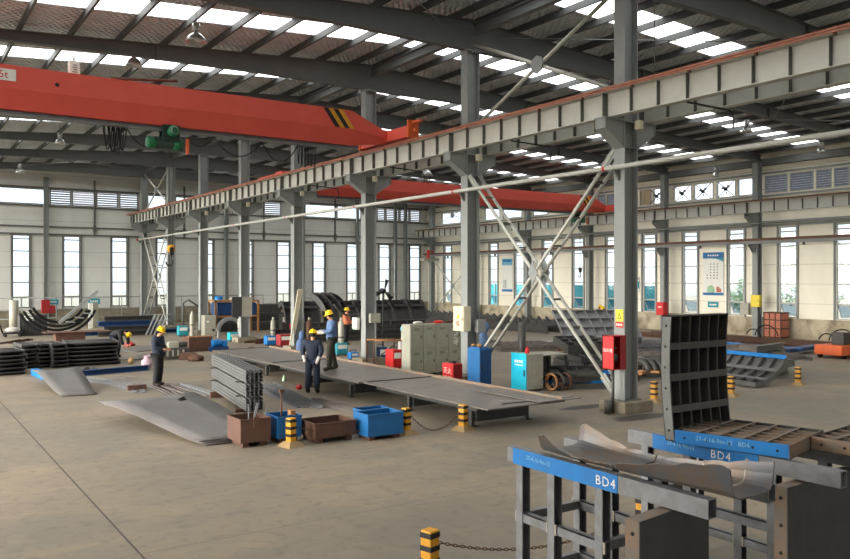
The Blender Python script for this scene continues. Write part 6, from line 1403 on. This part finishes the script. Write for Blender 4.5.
# corrugated dark panel stacks at left
def corr_stack(label, px_, py_, w, n, L_, yaw, h=.14, grp='corrugated panel stacks at left'):
    c = W(px_, py_); first = None
    for k in range(n):
        if first is None:
            q = MB(); m_ = 10; prof_ = []
            for i in range(m_ + 1):
                y = L_ * i / m_; prof_.append((y, .0 if i % 2 else h * .62))
            rows = [[(x, y, z) for y, z in prof_] for x in (0, w * .5, w)]; q.sheet(rows, -.02); q.box(0, .03, 0, L_, 0, h * .8); q.box(w - .03, w, 0, L_, 0, h * .8); o = first = q.build('corrugated_sheet', 'black_steel')
        else: o = first.copy(); COL.objects.link(o)
        o.location = (c.x + random.uniform(-.07, .07), c.y + random.uniform(-.05, .05), .03 + h * k); o.rotation_euler = (0, 0, yaw + random.uniform(-.05, .05)); tag(o, '%s, %s' % (label, 'topmost' if k == n - 1 else ORD[k]), 'corrugated panel', grp)
corr_stack('dark corrugated panel in the long right stack behind the bent sheet', 66, 367, 1.75, 6, 1.6, -.05)
corr_stack('dark corrugated panel in the middle short stack, right part', 52, 368.5, .5, 6, 1.6, .1)
corr_stack('dark corrugated panel in the middle stack', 39, 368.5, .55, 6, 1.5, .12)
corr_stack('dark corrugated panel in the left stack', 20.5, 369.5, .62, 6, 1.5, .05)
corr_stack('grey-black corrugated panel in the stack cut by the left frame edge', -14, 377, 1.15, 6, 1.4, .1, .13)
q = MB(); a = W(12, 358); 
bars('rusty bar leaning over the left stacks', W(2, 357), W(24, 352), 3, .12, 'rust', 1.6, .06, z=.5)
q = MB(); q.box(.3, 1.4, 0, .7, 0, .9); q.box(-.1, 2.4, -.1, .8, .9, .93); o = q.build('rusty_plate_stand', 'rust'); a = W(52, 358.5); o.location = (a.x, a.y + 1.0, 0); tag(o, 'rusty plate on a block behind the corrugated stacks', 'plate')
# machine parts near the standing worker
t = thing('pipe_machine', 'grey pipe-threading machine on the floor right of the standing worker', 'machine', W(164, 360)); q = MB(); q.bevbox(0, 1.0, 0, .5, .05, .42, .03); q.build('body', 'dark_steel', t); q = MB(); q.bevbox(.2, .6, .1, .4, .42, .66, .03); q.build('head', 'machine_grey', t); q = MB(); q.lathe([(.001, 0), (.1, 0), (.1, .35), (.001, .37)], (.59, .25, .54), 12, 'x'); q.build('chuck', 'dark_steel', t); q = MB()
for i in range(4): q.box(.1 + .2 * i, .17 + .2 * i, -.01, 0, .12, .36)
q.build('grille', 'machine_grey', t)
for (px_, py_, l, m_, s) in ((176, 353, 'dark scrap lump on the floor right of the pipe machine', 'dark_steel', .3), (188, 359, 'rusty scrap lump in front of the rusty open box', 'rust', .35), (196, 361, 'brown scrap lump right of the rusty scrap lump', 'rust', .3), (130, 346, 'pink rag heap behind the bending worker', 'red_dark', .25), (252, 352, 'rusty offcut beside the hoop column', 'rust', .25), (85, 371, 'black scrap lump on the floor above the blue beam, left', 'black_steel', .16), (94, 371.5, 'black scrap lump on the floor above the blue beam, right', 'black_steel', .15), (470, 350, 'brown scrap heap by the grey switch box column', 'rust', .4)):
    bm = bmesh.new(); bmesh.ops.create_icosphere(bm, subdivisions=2, radius=s)
    for v in bm.verts: v.co *= random.uniform(.7, 1.15); v.co.z = max(-s * .3, v.co.z * .6)
    me = bpy.data.meshes.new('scrap_lump'); bm.to_mesh(me); bm.free(); me.materials.append(MATS[m_]); o = bpy.data.objects.new('scrap_lump', me); COL.objects.link(o); p = W(px_, py_); o.location = (p.x, p.y, s * .3); tag(o, l, 'scrap')
slab('long thin steel plate on the floor between the stacks and the pipe machine', 'floor_plate', W(120, 352), W(178, 344), 1.6, 0, .03, 'mill_dark'); slab('thin steel plate on the floor behind the worker', 'floor_plate', W(128, 360), W(152, 356), .8, 0, .04, 'mill_dark')
for k in range(5):
    q = MB(); a = W(250 + 11 * k, 345.5 + .8 * k); q.prof(IPROF(.12, .12, .015, .015), (a.x, a.y + 2, .002), (a.x + 2.3, a.y + 2.2, .002)); tag(q.build('rusty_section', 'rust'), 'rusty section on the floor beyond the table far end, %s from left' % ('first', 'second', 'third', 'fourth', 'fifth')[k], 'section', 'rusty sections beyond the table')
# stock between the hoop and the back wall
t = thing('wire_crate', 'crate with tan timber edges and dark blue load left of the hoop column', 'crate', (WY(215, 310, 43).x, 43.0, 0)); q = MB(); q.box(0, 2.6, 0, 1.2, .9, 1.0); q.box(0, 2.6, 0, 1.2, 1.75, 1.85)
for x in (.05, 2.55):
    for y in (.05, 1.15): q.box(x - .05, x + .05, y - .05, y + .05, 0, 1.85)
q.build('timber_frame', 'wood', t); q = MB(); q.bevbox(.15, 2.45, .1, 1.1, 1.0, 1.7, .05); q.build('load', 'blue_dark', t)
t = thing('switch_cabinet', 'grey open switch cabinet on the left side of the hoop column', 'cabinet', (14.0, 36.2, 1.25)); q = MB(); q.box(0, .5, 0, .3, 0, .95); q.build('housing', 'machine_grey', t); q = MB(); q.box(-.5, -.02, -.02, .02, .0, .95); q.build('open_door', 'black_steel', t)
q = MB(); pts = arc((0, 0, 0), .62, 0, 180, 16)
for p, n_ in zip(pts, pts[1:]): q.bar(p, n_, .2, .07, up=(0, 1, 0))
q.box(-.66, -.58, -.1, .1, -.35, .02); q.box(.58, .66, -.1, .1, -.35, .02); o = q.build('hoop_segment', 'alu'); o.location = (W(230, 337.5).x, W(230, 337.5).y, .36); tag(o, 'arched pale hoop standing on the floor left of the hoop column', 'hoop')
for k in range(3):
    t = thing('machine_bed', 'long dark machine bed at the back between hoop and plank columns, %s' % ('lower', 'middle', 'upper')[k], 'machine bed', (15.2 + .4 * k, 44.5 + .6 * k, .002 + .502 * k), 0, 'dark machine beds'); q = MB(); q.bevbox(0, 5.2 - .5 * k, 0, 1.2, 0, .5, .03); q.build('bed', ('black_steel', 'black_steel', 'dark_steel')[k], t); q = MB(); q.box(.1, 5.0 - .5 * k, -.012, 0, .36, .42); q.build('edge_stripe', 'dark_steel', t)
for k, (x, z, l, m_) in enumerate(((16.4, 1.51, 'blue bucket on top of the dark machine beds', 'blue'), (17.4, 1.51, 'pale sack on top of the dark machine beds, left', 'white_cloth'), (18.3, 1.51, 'grey sack on top of the dark machine beds, right', 'locker'))):
    q = MB()
    if k == 0: q.lathe([(.001, 0), (.2, 0), (.25, .5), (.22, .5), (.19, .04), (.001, .04)], (0, 0, 0), 14)
    else: q.sphere((0, 0, .22), .3, 10, 7, (1.3, .9, .75))
    o = q.build('bucket' if k == 0 else 'sack', m_); o.location = (x, 46.2, z); tag(o, l, 'bucket' if k == 0 else 'sack')
q = MB(); q.tube([(0, 0, 0), (0, 0, 1.75), (.3, 0, 1.9), (1.6, 0, 1.0)], .05, 8); o = q.build('jib_pipe', 'dark_steel'); p = W(187, 335); o.location = (p.x - .2, p.y, 0); tag(o, 'bent dark pipe arm left of the slim column with control cabinet', 'pipe')
q = MB(); q.tube(loop((0, 0, 2.0), (1.1, 0, 1.6), .25, 10) , .035, 7); o = q.build('hanging_hose', 'dark_steel'); p = W(338, 352); o.location = (p.x - .2, p.y, 0); tag(o, 'dark hose drooping from the workbench column to the grey cylinder', 'hose')
# ================================================================ OUTSIDE
def tree(label, x, y, h, r, seed):
    rnd = random.Random(seed); t = thing('tree', label, 'tree', (x, y, 0), 0, 'trees outside the right wall')
    q = MB(); q.tube([(0, 0, -.05), (.1, 0, h * .5), (0, .1, h * .8)], .16, 8, r2=.06); q.build('trunk', 'bark', t)
    q = MB()
    for i in range(1500):
        u = Vector((rnd.gauss(0, 1), rnd.gauss(0, 1), rnd.gauss(0, 1))).normalized() * (rnd.random() ** .4); c = Vector((u.x * r, u.y * r, h * .62 + u.z * h * .42)); s = rnd.uniform(.08, .17); a = Vector((rnd.gauss(0, 1), rnd.gauss(0, 1), rnd.gauss(0, 1))).normalized(); b2 = a.cross(Vector((rnd.gauss(0, 1), rnd.gauss(0, 1), rnd.gauss(0, 1)))).normalized()
        q.add([c - a * s, c + b2 * s * .5, c + a * s, c - b2 * s * .5], [(0, 1, 2, 3)])
    q.build('foliage', 'leaf', t, fix=False)
tree('leafy tree outside the right wall window beside the reddish crate', 43.5, 25.0, 5.4, 2.2, 1); tree('leafy tree outside the window at the right frame edge', 43.0, 20.5, 5.2, 2.2, 2); tree('low tree outside the right wall left of the yellow meter box', 45.0, 29.6, 3.2, 1.6, 3)
t = thing('site_fence', 'teal site fence outside the right wall windows', 'fence', (48, 38, 0))
for k in range(8):
    q = MB(); q.box(0, .06, 3 * k, 3 * k + 2.95, -.05, 2.5); q.build('fence_panel', 'teal', t)
    q = MB(); q.box(-.08, .0, 3 * k - .05, 3 * k + .05, -.05, 2.6); q.build('fence_post', 'steel_paint', t)
# ================================================================ CAMERA AND DAYLIGHT
cam = bpy.data.cameras.new('camera'); co = bpy.data.objects.new('camera', cam); COL.objects.link(co)
co.location = (0, 0, H); co.rotation_euler = (math.radians(90), 0, -A0)
cam.sensor_fit = 'HORIZONTAL'; cam.sensor_width = 36; cam.lens = 36 * F / 850; cam.shift_y = -1.5 / 850; cam.clip_end = 400; cam.clip_start = .1
SC.camera = co
w = bpy.data.worlds.new('sky'); SC.world = w; w.use_nodes = True
nt = w.node_tree; bg = nt.nodes['Background']; bg.inputs[1].default_value = SKY
tc = nt.nodes.new('ShaderNodeTexCoord'); sp = nt.nodes.new('ShaderNodeSeparateXYZ'); nt.links.new(tc.outputs['Generated'], sp.inputs[0])
dt = nt.nodes.new('ShaderNodeMapRange'); dt.inputs['From Min'].default_value = -.62; dt.inputs['From Max'].default_value = -1; nt.links.new(sp.outputs[0], dt.inputs['Value'])
mx = nt.nodes.new('ShaderNodeMix'); mx.data_type = 'RGBA'; mx.inputs[6].default_value = SKY_COOL + (1,); mx.inputs[7].default_value = SKY_WARM + (1,); nt.links.new(dt.outputs[0], mx.inputs[0])
gm = nt.nodes.new('ShaderNodeMapRange'); gm.inputs['From Min'].default_value = -.06; gm.inputs['From Max'].default_value = .02; nt.links.new(sp.outputs[2], gm.inputs['Value'])
m2 = nt.nodes.new('ShaderNodeMix'); m2.data_type = 'RGBA'; m2.inputs[6].default_value = GROUND_GLOW + (1,); nt.links.new(gm.outputs[0], m2.inputs[0]); nt.links.new(mx.outputs[2], m2.inputs[7]); nt.links.new(m2.outputs[2], bg.inputs[0])
if SUN:
    s = bpy.data.lights.new('sun', 'SUN'); s.energy = SUN; s.angle = math.radians(12); s.color = (1, .9, .74); so = bpy.data.objects.new('sun', s); COL.objects.link(so); d = Vector(SUN_DIR); so.rotation_euler = d.to_track_quat('-Z', 'Y').to_euler(); so.location = (-30, 10, 20)
vs = SC.view_settings; vs.view_transform = 'Standard'; vs.look = 'None'; vs.gamma = 1; vs.exposure = EXPO; vs.use_curve_mapping = False
SC.display_settings.display_device = 'sRGB'
cy = SC.cycles; cy.use_denoising = True; cy.max_bounces = 6; cy.diffuse_bounces = 4; cy.glossy_bounces = 3; cy.transparent_max_bounces = 8; cy.sample_clamp_indirect = 4.0; cy.caustics_reflective = False; cy.caustics_refractive = False; cy.use_light_tree = True
